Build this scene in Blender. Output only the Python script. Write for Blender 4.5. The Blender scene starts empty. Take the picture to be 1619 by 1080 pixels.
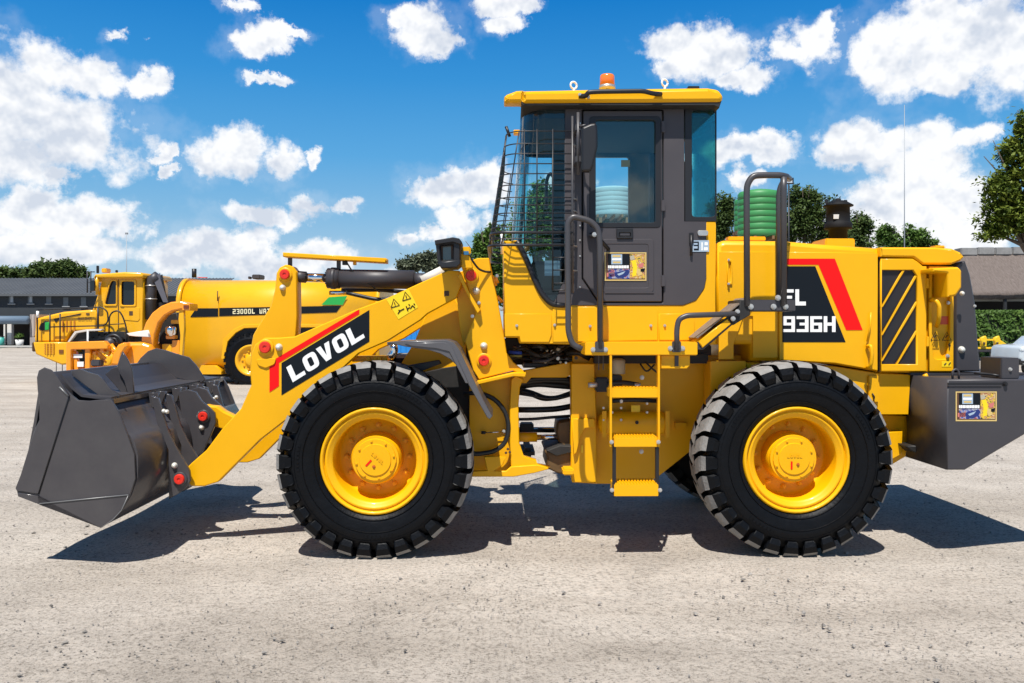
import bpy, bmesh, math, random
from mathutils import Vector, Matrix, Quaternion
R = math.radians
random.seed(7)
sc = bpy.context.scene
COL = sc.collection

# ------------------------------------------------------------------ camera
F, VX, HY, D, H = 1374.0, 809.5, 515.0, 6.0, 1.616     # focal (px of the 1619 wide photo), principal column, horizon row
cam = bpy.data.cameras.new('camera'); co = bpy.data.objects.new('camera', cam); COL.objects.link(co)
cam.sensor_width = 36; cam.lens = 36*F/1619; cam.shift_y = -(540-HY)/1619
cam.clip_end = 2000; cam.clip_start = .1
co.location = (0, -D, H); co.rotation_euler = (R(90), 0, 0)
sc.camera = co
# ------------------------------------------------------------------ sun, exposure
SUN_TO = Vector((-.13, -.50, 1.0)).normalized()
sl = bpy.data.lights.new('sun', 'SUN'); sl.energy = 5.0; sl.angle = R(.5); sl.color = (1, .96, .9)
so = bpy.data.objects.new('sun', sl); COL.objects.link(so); so.rotation_euler = SUN_TO.to_track_quat('Z', 'Y').to_euler()
so.location = (-3, -12, 24)
sc.view_settings.view_transform = 'Standard'; sc.view_settings.look = 'None'
sc.view_settings.exposure = .40; sc.view_settings.gamma = 1
# ------------------------------------------------------------------ world sky with fair weather clouds
w = bpy.data.worlds.new('World'); sc.world = w; w.use_nodes = True
nt = w.node_tree; nt.nodes.clear()
def N(t, **k):
    n = nt.nodes.new(t)
    for a, b in k.items(): setattr(n, a, b)
    return n
def lk(a, b): nt.links.new(a, b)
def M(op, a, b=None, c=None, clamp=False):
    n = N('ShaderNodeMath', operation=op, use_clamp=clamp)
    for i, v in enumerate((a, b, c)):
        if v is None: continue
        if isinstance(v, (int, float)): n.inputs[i].default_value = v
        else: lk(v, n.inputs[i])
    return n.outputs[0]
def build_sky():
    tc = N('ShaderNodeTexCoord')
    sky = N('ShaderNodeTexSky', sky_type='NISHITA'); sky.sun_disc = False
    sky.sun_elevation = math.asin(SUN_TO.z); sky.sun_rotation = math.atan2(SUN_TO.x, SUN_TO.y)
    sky.air_density = 1.0; sky.dust_density = .35; sky.ozone_density = 2.2; sky.altitude = 1500
    sep = N('ShaderNodeSeparateXYZ'); lk(tc.outputs['Generated'], sep.inputs[0])
    X, Y, Z = sep.outputs
    az = M('ARCTAN2', X, Y); el = M('ARCSINE', Z)
    rp = N('ShaderNodeValToRGB'); lk(M('MULTIPLY', M('MAXIMUM', el, 0.0), 1/1.571), rp.inputs[0])
    stops = [(0, (.64,.82,.95)), (.039, (.48,.73,.94)), (.08, (.27,.60,.93)), (.121, (.12,.48,.92)), (.175, (.04,.355,.85)), (.228, (.004,.25,.75)), (.40, (.02,.13,.38)), (1, (.045,.09,.19))]
    while len(rp.color_ramp.elements) < len(stops): rp.color_ramp.elements.new(.5)
    for e_, (p_, c_) in zip(rp.color_ramp.elements, stops): e_.position = p_; e_.color = (*c_, 1)
    dpx = N('ShaderNodeMix', data_type='RGBA', blend_type='MULTIPLY'); dpx.inputs[0].default_value = 1; lk(rp.outputs[0], dpx.inputs[6]); dpx.inputs[7].default_value = (10, 10, 10, 1)
    hs = N('ShaderNodeMix', data_type='RGBA'); hs.inputs[0].default_value = .92; lk(sky.outputs[0], hs.inputs[6]); lk(dpx.outputs[2], hs.inputs[7])
    cb = N('ShaderNodeCombineXYZ'); lk(az, cb.inputs[0]); lk(el, cb.inputs[1])
    # edge warp
    wn = N('ShaderNodeTexNoise'); wn.inputs['Scale'].default_value = 20; wn.inputs['Detail'].default_value = 9; wn.inputs['Roughness'].default_value = .66
    lk(cb.outputs[0], wn.inputs['Vector'])
    sb = N('ShaderNodeVectorMath', operation='SUBTRACT'); lk(wn.outputs['Color'], sb.inputs[0]); sb.inputs[1].default_value = (.5, .5, .5)
    sc_ = N('ShaderNodeVectorMath', operation='MULTIPLY'); lk(sb.outputs[0], sc_.inputs[0]); sc_.inputs[1].default_value = (.085, .055, 0)
    ad = N('ShaderNodeVectorMath', operation='ADD'); lk(cb.outputs[0], ad.inputs[0]); lk(sc_.outputs[0], ad.inputs[1])
    P = ad.outputs[0]
    blobs = [  # px, py, rx, ry of each puff in the photo
        (30,130,75,45),(100,125,60,30),(160,120,45,26),(228,128,28,16),(40,190,95,55),(110,215,85,50),(150,225,45,38),(30,240,80,40),(95,275,25,20),
        (40,318,38,26),(30,350,130,30),(130,345,70,28),(190,350,42,26),(60,395,120,22),
        (190,52,20,10),(382,12,16,10),(395,72,38,18),(425,62,30,20),(462,52,26,8),(395,127,24,8),(432,124,22,8),
        (370,250,60,30),(385,232,42,24),(440,255,34,26),(340,255,30,24),(254,243,15,14),(270,268,12,10),(502,245,12,12),
        (405,338,52,16),(490,325,38,18),(545,325,24,10),(300,395,48,30),(340,405,60,36),(405,390,32,34),(430,420,110,26),(520,410,60,24),(280,420,40,20),
        (640,32,36,16),(680,50,44,32),(700,72,34,18),(790,10,48,18),(800,38,34,14),(835,8,28,14),
        (690,298,50,24),(760,285,44,28),(650,372,26,12),(725,352,40,24),(690,368,36,14),
        (1080,80,50,26),(1120,85,60,34),(1150,95,52,26),(1190,120,42,20),(1060,105,36,14),(1165,130,30,14),
        (1280,70,42,30),(1250,85,30,20),(1310,55,20,20),
        (1400,80,50,44),(1460,70,90,62),(1550,70,110,66),(1600,60,60,60),(1480,20,80,40),(1370,90,24,16),(1500,125,60,22),
        (1190,240,62,20),(1215,228,30,18),(1165,235,34,18),(1180,285,26,16),
        (1350,225,56,34),(1400,240,62,34),(1340,250,46,20),(1480,235,50,34),(1540,215,26,20),(1450,255,60,22),
        (1400,320,56,44),(1470,310,60,40),(1440,350,90,50),(1520,340,60,34),(1500,380,80,40),(1330,360,50,36),(1290,375,50,22),
        (1560,380,40,30),(600,445,60,16),(880,300,40,26),(870,345,50,30)]
    cur = None
    for (px, py, rx, ry) in blobs:
        u = (px-VX)/F; v = (HY-py)/F
        a = math.atan(u); e = math.atan2(v, math.sqrt(1+u*u))
        s1 = N('ShaderNodeVectorMath', operation='SUBTRACT'); lk(P, s1.inputs[0]); s1.inputs[1].default_value = (a, e, 0)
        s2 = N('ShaderNodeVectorMath', operation='MULTIPLY'); lk(s1.outputs[0], s2.inputs[0]); s2.inputs[1].default_value = (F/(rx*1.25), F/(ry*1.3), 0)
        s3 = N('ShaderNodeVectorMath', operation='LENGTH'); lk(s2.outputs[0], s3.inputs[0])
        m = M('SUBTRACT', 1.0, s3.outputs['Value'])
        cur = m if cur is None else M('MAXIMUM', cur, m)
    # the sky beyond the frame carries the same kind of puffs
    gn = N('ShaderNodeTexNoise'); gn.inputs['Scale'].default_value = 5.5; gn.inputs['Detail'].default_value = 7; gn.inputs['Roughness'].default_value = .55
    lk(tc.outputs['Generated'], gn.inputs['Vector'])
    g = M('MULTIPLY', M('SUBTRACT', gn.outputs['Fac'], .605), 5.0)
    outside = M('MAXIMUM', M('MULTIPLY', M('SUBTRACT', M('ABSOLUTE', az), .60), 8, clamp=True), M('MULTIPLY', M('SUBTRACT', el, .40), 8, clamp=True))
    g = M('SUBTRACT', g, M('MULTIPLY', M('SUBTRACT', 1.0, outside), 4.0))
    cur = M('MAXIMUM', cur, g)
    # fluff
    def fbm(off, scale, det):
        o = N('ShaderNodeVectorMath', operation='ADD'); lk(cb.outputs[0], o.inputs[0]); o.inputs[1].default_value = (0, off, 3.3)
        n = N('ShaderNodeTexNoise'); n.inputs['Scale'].default_value = scale; n.inputs['Detail'].default_value = det; n.inputs['Roughness'].default_value = .58
        n.inputs['Roughness'].default_value = .58; lk(o.outputs[0], n.inputs['Vector']); return n.outputs['Fac']
    n0 = fbm(0, 24, 12); n1 = fbm(.010, 15, 4); n2 = fbm(0, 15, 4)
    dens = M('ADD', cur, M('MULTIPLY', M('SUBTRACT', n0, .5), 1.9))
    mr = N('ShaderNodeMapRange', interpolation_type='SMOOTHSTEP'); lk(dens, mr.inputs[0]); mr.inputs[1].default_value = -.02; mr.inputs[2].default_value = .50
    mr2 = N('ShaderNodeMapRange', interpolation_type='SMOOTHSTEP'); lk(M('ADD', cur, M('MULTIPLY', M('SUBTRACT', n2, .5), 3.2)), mr2.inputs[0]); mr2.inputs[1].default_value = -.35; mr2.inputs[2].default_value = .55
    alpha = M('MAXIMUM', mr.outputs[0], M('MULTIPLY', mr2.outputs[0], .13))
    # billow light: brighter where the noise falls off upward, greyer in thick bases
    em = M('ADD', M('MULTIPLY', M('SUBTRACT', n2, n1), 3.0), .86)
    em = M('ADD', em, M('MULTIPLY', M('SUBTRACT', n0, .5), .22))
    big = fbm(.0, 6.5, 3)
    em = M('SUBTRACT', em, M('MULTIPLY', M('MULTIPLY', cur, M('MAXIMUM', M('SUBTRACT', big, .36), 0.0)), 2.6))
    sh = N('ShaderNodeMapRange'); lk(em, sh.inputs[0]); sh.inputs[1].default_value = .30; sh.inputs[2].default_value = .80
    cc = N('ShaderNodeMix', data_type='RGBA'); lk(sh.outputs[0], cc.inputs[0])
    cc.inputs[6].default_value = (7.9, 8.6, 9.8, 1); cc.inputs[7].default_value = (12.0, 12.1, 12.3, 1)
    mx = N('ShaderNodeMix', data_type='RGBA'); lk(M('MULTIPLY', alpha, .98), mx.inputs[0]); lk(hs.outputs[2], mx.inputs[6]); lk(cc.outputs[2], mx.inputs[7])
    # pale haze near the horizon
    bg = N('ShaderNodeBackground'); bg.inputs[1].default_value = .064; lk(mx.outputs[2], bg.inputs[0])
    out = N('ShaderNodeOutputWorld'); lk(bg.outputs[0], out.inputs[0])
build_sky()

# ------------------------------------------------------------------ materials
def mat(name, col, rough=.5, metal=0, noise=.0, nscale=6, bump=0, bscale=60, coat=0, spec=.5, dust=0):
    m = bpy.data.materials.new(name); m.use_nodes = True
    t = m.node_tree; b = t.nodes['Principled BSDF']
    b.inputs['Base Color'].default_value = (*col, 1); b.inputs['Roughness'].default_value = rough
    b.inputs['Metallic'].default_value = metal; b.inputs['Coat Weight'].default_value = coat; b.inputs['Specular IOR Level'].default_value = spec
    b.inputs['Coat Roughness'].default_value = .12
    tc = t.nodes.new('ShaderNodeTexCoord')
    if noise or dust:
        n = t.nodes.new('ShaderNodeTexNoise'); n.inputs['Scale'].default_value = nscale; n.inputs['Detail'].default_value = 6; n.inputs['Roughness'].default_value = .65
        t.links.new(tc.outputs['Object'], n.inputs['Vector'])
        r = t.nodes.new('ShaderNodeMapRange'); r.inputs[1].default_value = .3; r.inputs[2].default_value = .75
        t.links.new(n.outputs['Fac'], r.inputs[0])
        mx = t.nodes.new('ShaderNodeMix'); mx.data_type = 'RGBA'
        k = 1-noise
        if dust:
            mx.inputs[6].default_value = (*col, 1); mx.inputs[7].default_value = tuple(c*(1-dust)+d*dust for c, d in zip(col, (.42,.38,.32)))+(1,)
        else:
            mx.inputs[6].default_value = tuple(c*k for c in col)+(1,); mx.inputs[7].default_value = tuple(min(1, c*(1+noise*.6)) for c in col)+(1,)
        t.links.new(r.outputs[0], mx.inputs[0]); t.links.new(mx.outputs[2], b.inputs['Base Color'])
        rr = t.nodes.new('ShaderNodeMapRange'); rr.inputs[3].default_value = max(.05, rough-.07); rr.inputs[4].default_value = min(1, rough+.12)
        t.links.new(n.outputs['Fac'], rr.inputs[0]); t.links.new(rr.outputs[0], b.inputs['Roughness'])
    if bump:
        n2 = t.nodes.new('ShaderNodeTexNoise'); n2.inputs['Scale'].default_value = bscale; n2.inputs['Detail'].default_value = 4
        t.links.new(tc.outputs['Object'], n2.inputs['Vector'])
        bp = t.nodes.new('ShaderNodeBump'); bp.inputs['Strength'].default_value = bump; bp.inputs['Distance'].default_value = .01
        t.links.new(n2.outputs['Fac'], bp.inputs['Height']); t.links.new(bp.outputs[0], b.inputs['Normal'])
    return m
YEL = mat('yellow_paint', (.81,.405,.0008), .42, noise=.04, nscale=3, bump=.06, bscale=9, coat=.12, spec=.28)
YE2 = mat('tanker_yellow', (.80,.40,.004), .38, noise=.06, nscale=2, coat=.4, spec=.35)
ORA = mat('orange_paint', (.90,.31,.006), .25, noise=.08, nscale=3, coat=.6)
GRY = mat('charcoal_paint', (.046,.043,.048), .45, noise=.10, nscale=4, bump=.05, bscale=12)
BKT = mat('bucket_charcoal_paint', (.050,.047,.052), .20, noise=.12, nscale=5, bump=.05, bscale=7, dust=.05)
CAB = mat('cab_grey_paint', (.058,.051,.055), .45, noise=.06, nscale=4)
RAIL = mat('rail_paint', (.055,.052,.055), .35, noise=.05)
BLK = mat('black_plastic', (.012,.012,.014), .45)
BLKM = mat('grimy_black', (.016,.015,.014), .6, noise=.3, nscale=20)
RUB = mat('tyre_rubber', (.003,.0036,.005), .45, noise=.3, nscale=10, bump=.35, bscale=34, spec=.17)
DST_SUN = mat('dusty_sunlit_tread', (.25,.24,.225), .8, noise=.35, nscale=9, bump=.4, bscale=60)  # tread dust, plus the sun's brightness on the lug tops put into the colour
HOS = mat('hose_rubber', (.012,.012,.012), .45)
STL = mat('zinc_bolt', (.62,.60,.56), .32, metal=.7, noise=.1, nscale=30)
CHR = mat('chrome_rod', (.8,.8,.8), .12, metal=1)
RED = mat('red_cap', (.68,.025,.012), .4)
WHT = mat('white_print', (.85,.85,.83), .5)
DBLK = mat('black_decal', (.005,.008,.012), .5, spec=.2)
DRED = mat('red_decal', (.85,.006,.006), .5, spec=.2)
GRN = mat('green_decal', (.02,.35,.06), .4)
CYEL = mat('warning_yellow', (.92,.62,.01), .4)
BEIGE = mat('beige_metal', (.42,.38,.28), .5)
BRN = mat('primer_brown', (.09,.045,.02), .7, noise=.3, nscale=15)
TREADG = mat('worn_tread_plate', (.20,.16,.13), .6, noise=.3, nscale=25)
GOLD = mat('gold_print', (.62,.45,.16), .45); NAVY = mat('navy_print', (.015,.03,.16), .4); PINK = mat('salmon_print', (.55,.16,.14), .5)
BROWNP = mat('brown_print', (.10,.045,.02), .5); SKYP = mat('pale_blue_print', (.35,.45,.55), .5)
def glass(name, tint, refl=.09, opac=0):
    m = bpy.data.materials.new(name); m.use_nodes = True; t = m.node_tree; t.nodes.clear()
    o = t.nodes.new('ShaderNodeOutputMaterial'); mx = t.nodes.new('ShaderNodeMixShader'); tr = t.nodes.new('ShaderNodeBsdfTransparent')
    gl = t.nodes.new('ShaderNodeBsdfGlossy'); gl.inputs['Roughness'].default_value = .02
    fr = t.nodes.new('ShaderNodeLayerWeight'); fr.inputs[0].default_value = .35
    mr = t.nodes.new('ShaderNodeMapRange'); mr.inputs[3].default_value = refl; mr.inputs[4].default_value = .8
    tr.inputs[0].default_value = (*tint, 1)
    t.links.new(fr.outputs['Fresnel'], mr.inputs[0]); t.links.new(mr.outputs[0], mx.inputs[0]); t.links.new(tr.outputs[0], mx.inputs[1]); t.links.new(gl.outputs[0], mx.inputs[2])
    t.links.new(mx.outputs[0], o.inputs[0]); return m
GLS = glass('teal_tinted_glass', (.76,.94,.955), .03)
GLQ = glass('deep_teal_glass', (.56,.97,.97), .03)
DGL = mat('dark_window_glass', (.012,.016,.02), .08)

# ------------------------------------------------------------------ mesh helpers
OFF = {}   # parents whose origin is not their parent's origin: children are given in the thing's own frame
def link(name, data, parent=None, m=None, loc=None, label=None):
    o = bpy.data.objects.new(name, data); COL.objects.link(o)
    if parent is not None: o.parent = parent
    if m is not None and not data.materials: data.materials.append(m)
    lc = Vector(loc) if loc is not None else Vector((0,0,0))
    if parent is not None and parent.name in OFF: lc = lc-OFF[parent.name]
    o.location = lc
    if label: o['label'] = label
    return o
def thing(name, label, cat, loc=(0,0,0), rz=0, group=None):
    o = bpy.data.objects.new(name, None); COL.objects.link(o); o.location = loc; o.rotation_euler = (0,0,rz)
    o.empty_display_size = .3; o['label'] = label; o['category'] = cat
    if group: o['group'] = group
    return o
def tag(o, label, cat, group=None):
    o['label'] = label; o['category'] = cat
    if group: o['group'] = group
    return o
def fillet(pts, r, seg=4):
    n = len(pts); out = []
    for i in range(n):
        p = Vector(pts[i][:2]); a = Vector(pts[i-1][:2]); b = Vector(pts[(i+1) % n][:2])
        rr = pts[i][2] if len(pts[i]) > 2 else r
        if rr <= 0: out.append(tuple(p)); continue
        u = (a-p); v = (b-p); lu, lv = u.length, v.length
        if lu < 1e-6 or lv < 1e-6: continue
        u /= lu; v /= lv
        ang = math.acos(max(-1, min(1, u.dot(v))))
        if ang > R(172): out.append(tuple(p)); continue
        t = min(rr/math.tan(ang/2), lu*.45, lv*.45)
        p0 = p+u*t; p1 = p+v*t
        for k in range(seg+1):
            s = k/seg; out.append(tuple((p0*(1-s)**2)+(p*2*s*(1-s))+(p1*s*s)))
    return out
def plate_mesh(loops, y0, y1, bev=.004):
    """2D loops in (x,z), first outer then holes, extruded from y0 to y1"""
    cu = bpy.data.curves.new('tmp', 'CURVE'); cu.dimensions = '2D'; cu.fill_mode = 'BOTH'
    th = abs(y1-y0); bev = min(bev, th*.45)
    cu.extrude = th/2-bev; cu.bevel_depth = bev; cu.bevel_resolution = 1 if bev > .01 else 0; cu.offset = -bev
    for lp in loops:
        s = cu.splines.new('POLY'); s.points.add(len(lp)-1); s.use_cyclic_u = True
        for i, p in enumerate(lp): s.points[i].co = (p[0], p[1], 0, 1)
    o = bpy.data.objects.new('tmp', cu); me = bpy.data.meshes.new_from_object(o)
    mid = (y0+y1)/2
    for v in me.vertices: v.co = (v.co.x, mid-v.co.z, v.co.y)
    bpy.data.objects.remove(o); bpy.data.curves.remove(cu)
    me.materials.clear(); me.update(); return me
def bm_done(bm, smooth=False):
    me = bpy.data.meshes.new('m'); bmesh.ops.recalc_face_normals(bm, faces=bm.faces); bm.to_mesh(me); bm.free()
    if smooth:
        for p in me.polygons: p.use_smooth = True
    return me
def bm_box(bm, a, b, bev=0, mtx=None):
    r = bmesh.ops.create_cube(bm, size=1)
    vs = r['verts']
    for v in vs: v.co = Vector(((v.co.x+.5)*(b[0]-a[0])+a[0], (v.co.y+.5)*(b[1]-a[1])+a[1], (v.co.z+.5)*(b[2]-a[2])+a[2]))
    if mtx is not None: bmesh.ops.transform(bm, matrix=mtx, verts=vs)
    if bev:
        es = list({e for v in vs for e in v.link_edges})
        bmesh.ops.bevel(bm, geom=es, offset=bev, segments=2, affect='EDGES')
def box(name, a, b, m, parent, bev=.004, label=None, rot=None):
    bm = bmesh.new(); c = (Vector(a)+Vector(b))/2
    bm_box(bm, Vector(a)-c, Vector(b)-c, bev)
    if rot: bmesh.ops.transform(bm, matrix=rot.to_4x4() if hasattr(rot, 'to_4x4') else rot, verts=bm.verts)
    o = link(name, bm_done(bm), parent, m, loc=c, label=label); OFF[o.name] = c; return o
def bm_tube(bm, pts, r, seg=8, cap=True, radii=None):
    pts = [Vector(p) for p in pts]; n = len(pts); rings = []
    t0 = (pts[1]-pts[0]).normalized(); up = Vector((0,0,1)) if abs(t0.z) < .9 else Vector((0,1,0))
    nrm = t0.cross(up).normalized(); prev = t0
    for i, p in enumerate(pts):
        t = (pts[min(i+1, n-1)]-pts[max(i-1, 0)]).normalized()
        q = prev.rotation_difference(t); nrm = (q @ nrm); nrm = (nrm-t*nrm.dot(t)).normalized(); bn = t.cross(nrm); prev = t
        rr = radii[i] if radii else r
        rings.append([bm.verts.new(p+(nrm*math.cos(2*math.pi*k/seg)+bn*math.sin(2*math.pi*k/seg))*rr) for k in range(seg)])
    for i in range(n-1):
        for k in range(seg):
            bm.faces.new((rings[i][k], rings[i][(k+1) % seg], rings[i+1][(k+1) % seg], rings[i+1][k]))
    if cap: bm.faces.new(rings[0][::-1]); bm.faces.new(rings[-1])
def smooth_path(pts, r=.05, seg=4):
    pts = [Vector(p) for p in pts]; out = [pts[0]]
    for i in range(1, len(pts)-1):
        p = pts[i]; u = pts[i-1]-p; v = pts[i+1]-p; t = min(r, u.length*.45, v.length*.45)
        a = p+u.normalized()*t; b = p+v.normalized()*t
        for k in range(seg+1):
            s = k/seg; out.append(a*(1-s)**2+p*2*s*(1-s)+b*s*s)
    out.append(pts[-1]); return out
def tube(name, pts, r, m, parent, seg=10, rad=.05, label=None):
    bm = bmesh.new(); bm_tube(bm, smooth_path(pts, rad) if rad else pts, r, seg)
    return link(name, bm_done(bm, True), parent, m, label=label)
def lathe_mesh(prof, seg=32, a0=0, cap0=False, cap1=False, smooth=True):
    """profile of (r, y) round the y axis"""
    bm = bmesh.new(); rings = []
    for (r, y) in prof:
        rings.append([bm.verts.new((r*math.cos(a0+2*math.pi*k/seg), y, r*math.sin(a0+2*math.pi*k/seg))) for k in range(seg)])
    for i in range(len(rings)-1):
        for k in range(seg): bm.faces.new((rings[i][k], rings[i][(k+1) % seg], rings[i+1][(k+1) % seg], rings[i+1][k]))
    if cap0: bm.faces.new(rings[0])
    if cap1: bm.faces.new(rings[-1])
    return bm_done(bm, smooth)
def grid_mesh(rows, smooth=True, thick=0):
    bm = bmesh.new(); vs = [[bm.verts.new(p) for p in r] for r in rows]
    for i in range(len(vs)-1):
        for j in range(len(vs[i])-1): bm.faces.new((vs[i][j], vs[i][j+1], vs[i+1][j+1], vs[i+1][j]))
    if thick:
        bmesh.ops.recalc_face_normals(bm, faces=bm.faces); bmesh.ops.solidify(bm, geom=bm.faces[:], thickness=thick)
    return bm_done(bm, smooth)
def hexa(r, d):  # bolt head: washer, hexagon, dome
    bm = bmesh.new()
    def cyl(rr, y0, y1, seg, a0=0):
        a = [bm.verts.new((rr*math.cos(a0+2*math.pi*k/seg), y0, rr*math.sin(a0+2*math.pi*k/seg))) for k in range(seg)]
        b = [bm.verts.new((rr*.93*math.cos(a0+2*math.pi*k/seg), y1, rr*.93*math.sin(a0+2*math.pi*k/seg))) for k in range(seg)]
        for k in range(seg): bm.faces.new((a[k], a[(k+1) % seg], b[(k+1) % seg], b[k]))
        bm.faces.new(b)
    cyl(r, 0, -d*.25, 14); cyl(r*.78, -d*.25, -d, 6, .3); cyl(r*.4, -d, -d*1.25, 8)
    return bm_done(bm)
_bc = {}
def bolt(p, r, parent, m=None, name='bolt'):
    m = m or STL; k = (round(r, 3), m.name)
    if k not in _bc: me = hexa(r, r*.9); me.materials.append(m); _bc[k] = me
    o = link(name, _bc[k], parent, loc=p); o.rotation_euler = (0, random.random(), 0); return o

# ------------------------------------------------------------------ block lettering
S = .3
GL = {'L': [(0,.24,.36,1),(0,0,1,.24)], 'F': [(0,0,S,1),(S,.8,1,1),(S,.42,.85,.6)], 'H': [(0,0,S,1),(.7,0,1,1),(S,.4,.7,.6)],
 '9': [(0,.82,1,1),(0,.42,S,.82),(.7,.18,1,.82),(S,.42,.7,.59),(0,0,1,.18)], '3': [(0,.82,1,1),(.7,.18,1,.82),(.25,.42,.7,.59),(0,0,1,.18)],
 '6': [(0,.82,1,1),(0,.18,S,.82),(S,.42,1,.59),(.7,.18,1,.42),(0,0,1,.18)], '2': [(0,.82,1,1),(.7,.6,1,.82),(0,.42,1,.6),(0,.18,S,.42),(0,0,1,.18)],
 '0': [(.06,.82,.94,1),(0,.18,S,.82),(.7,.18,1,.82),(.06,0,.94,.18)], 'O': [(.06,.8,.94,1),(0,.2,.33,.8),(.67,.2,1,.8),(.06,0,.94,.2)],
 'W': [(0,0,.22,1),(.78,0,1,1),(.22,0,.78,.2),(.39,.2,.61,.7)], 'A': [(0,0,S,.8),(.7,0,1,.8),(.08,.8,.92,1),(S,.35,.7,.52)], 'T': [(0,.8,1,1),(.34,0,.66,.8)],
 'E': [(0,0,S,1),(S,.8,1,1),(S,.42,.85,.6),(S,0,1,.2)], 'R': [(0,0,S,1),(S,.8,1,1),(.7,.42,1,.8),(S,.42,.7,.58),(.55,0,.9,.42)],
 'B': [(0,0,S,1),(S,.82,.95,1),(.7,.58,.98,.82),(S,.42,.95,.58),(.7,.18,1,.42),(S,0,.95,.18)], '5': [(0,.82,1,1),(0,.42,S,.82),(S,.42,1,.6),(.7,.18,1,.42),(0,0,1,.18)],
 'D': [(0,0,S,1),(S,.82,.9,1),(.7,.18,1,.82),(S,0,.9,.18)], '1': [(.3,0,.65,1)], '8': [(.05,.82,.95,1),(0,.18,S,.82),(.7,.18,1,.82),(S,.42,.7,.58),(.05,0,.95,.18)],
 'N': [(0,0,S,1),(.7,0,1,1),(S,.5,.5,.8),(.5,.25,.7,.55)]}
def lettering(text, p0, uv, vv, m, parent, gap=.25, name='lettering', th=.0015, label=None):
    """p0 lower left, uv whole run, vv up; all Vectors; each glyph from blocks"""
    n = len(text); cw = 1/(n+(n-1)*gap); bm = bmesh.new(); nv = uv.cross(vv).normalized()*th
    for i, ch in enumerate(text):
        if ch == ' ': continue
        x0 = i*cw*(1+gap)
        if ch == 'O':
            ro = []; ri = []
            for k in range(24):
                a = 2*math.pi*k/24; cx, cz = math.cos(a), math.sin(a); e = .52
                f = lambda t, q: math.copysign(abs(t)**q, t)
                ro.append(p0+uv*(x0+cw*(.5+.5*f(cx, e)))+vv*(.5+.5*f(cz, e))+nv); ri.append(p0+uv*(x0+cw*(.5+.17*f(cx, .4)))+vv*(.5+.27*f(cz, .4))+nv)
            vo_ = [bm.verts.new(p) for p in ro]; vi_ = [bm.verts.new(p) for p in ri]
            for k in range(24): bm.faces.new((vo_[k], vo_[(k+1) % 24], vi_[(k+1) % 24], vi_[k]))
            continue
        if ch == 'V': polys = [[(0,1),(.36,1),(.5,.30),(.64,1),(1,1),(.70,0),(.30,0)]]
        else: polys = [[(a,b),(c,b),(c,d),(a,d)] for (a,b,c,d) in GL[ch]]
        for q in polys:
            pts = [p0+uv*(x0+cw*a)+vv*b for a, b in q]
            if ch == 'V':
                idx = [(0,1,2,6),(3,4,5,2),(2,5,6)]
                for f in idx: bm.faces.new([bm.verts.new(pts[k]+nv) for k in f])
                continue
            f = bm.faces.new([bm.verts.new(p+nv) for p in pts])
    bmesh.ops.remove_doubles(bm, verts=bm.verts, dist=1e-5)
    return link(name, bm_done(bm), parent, m, label=label)

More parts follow.
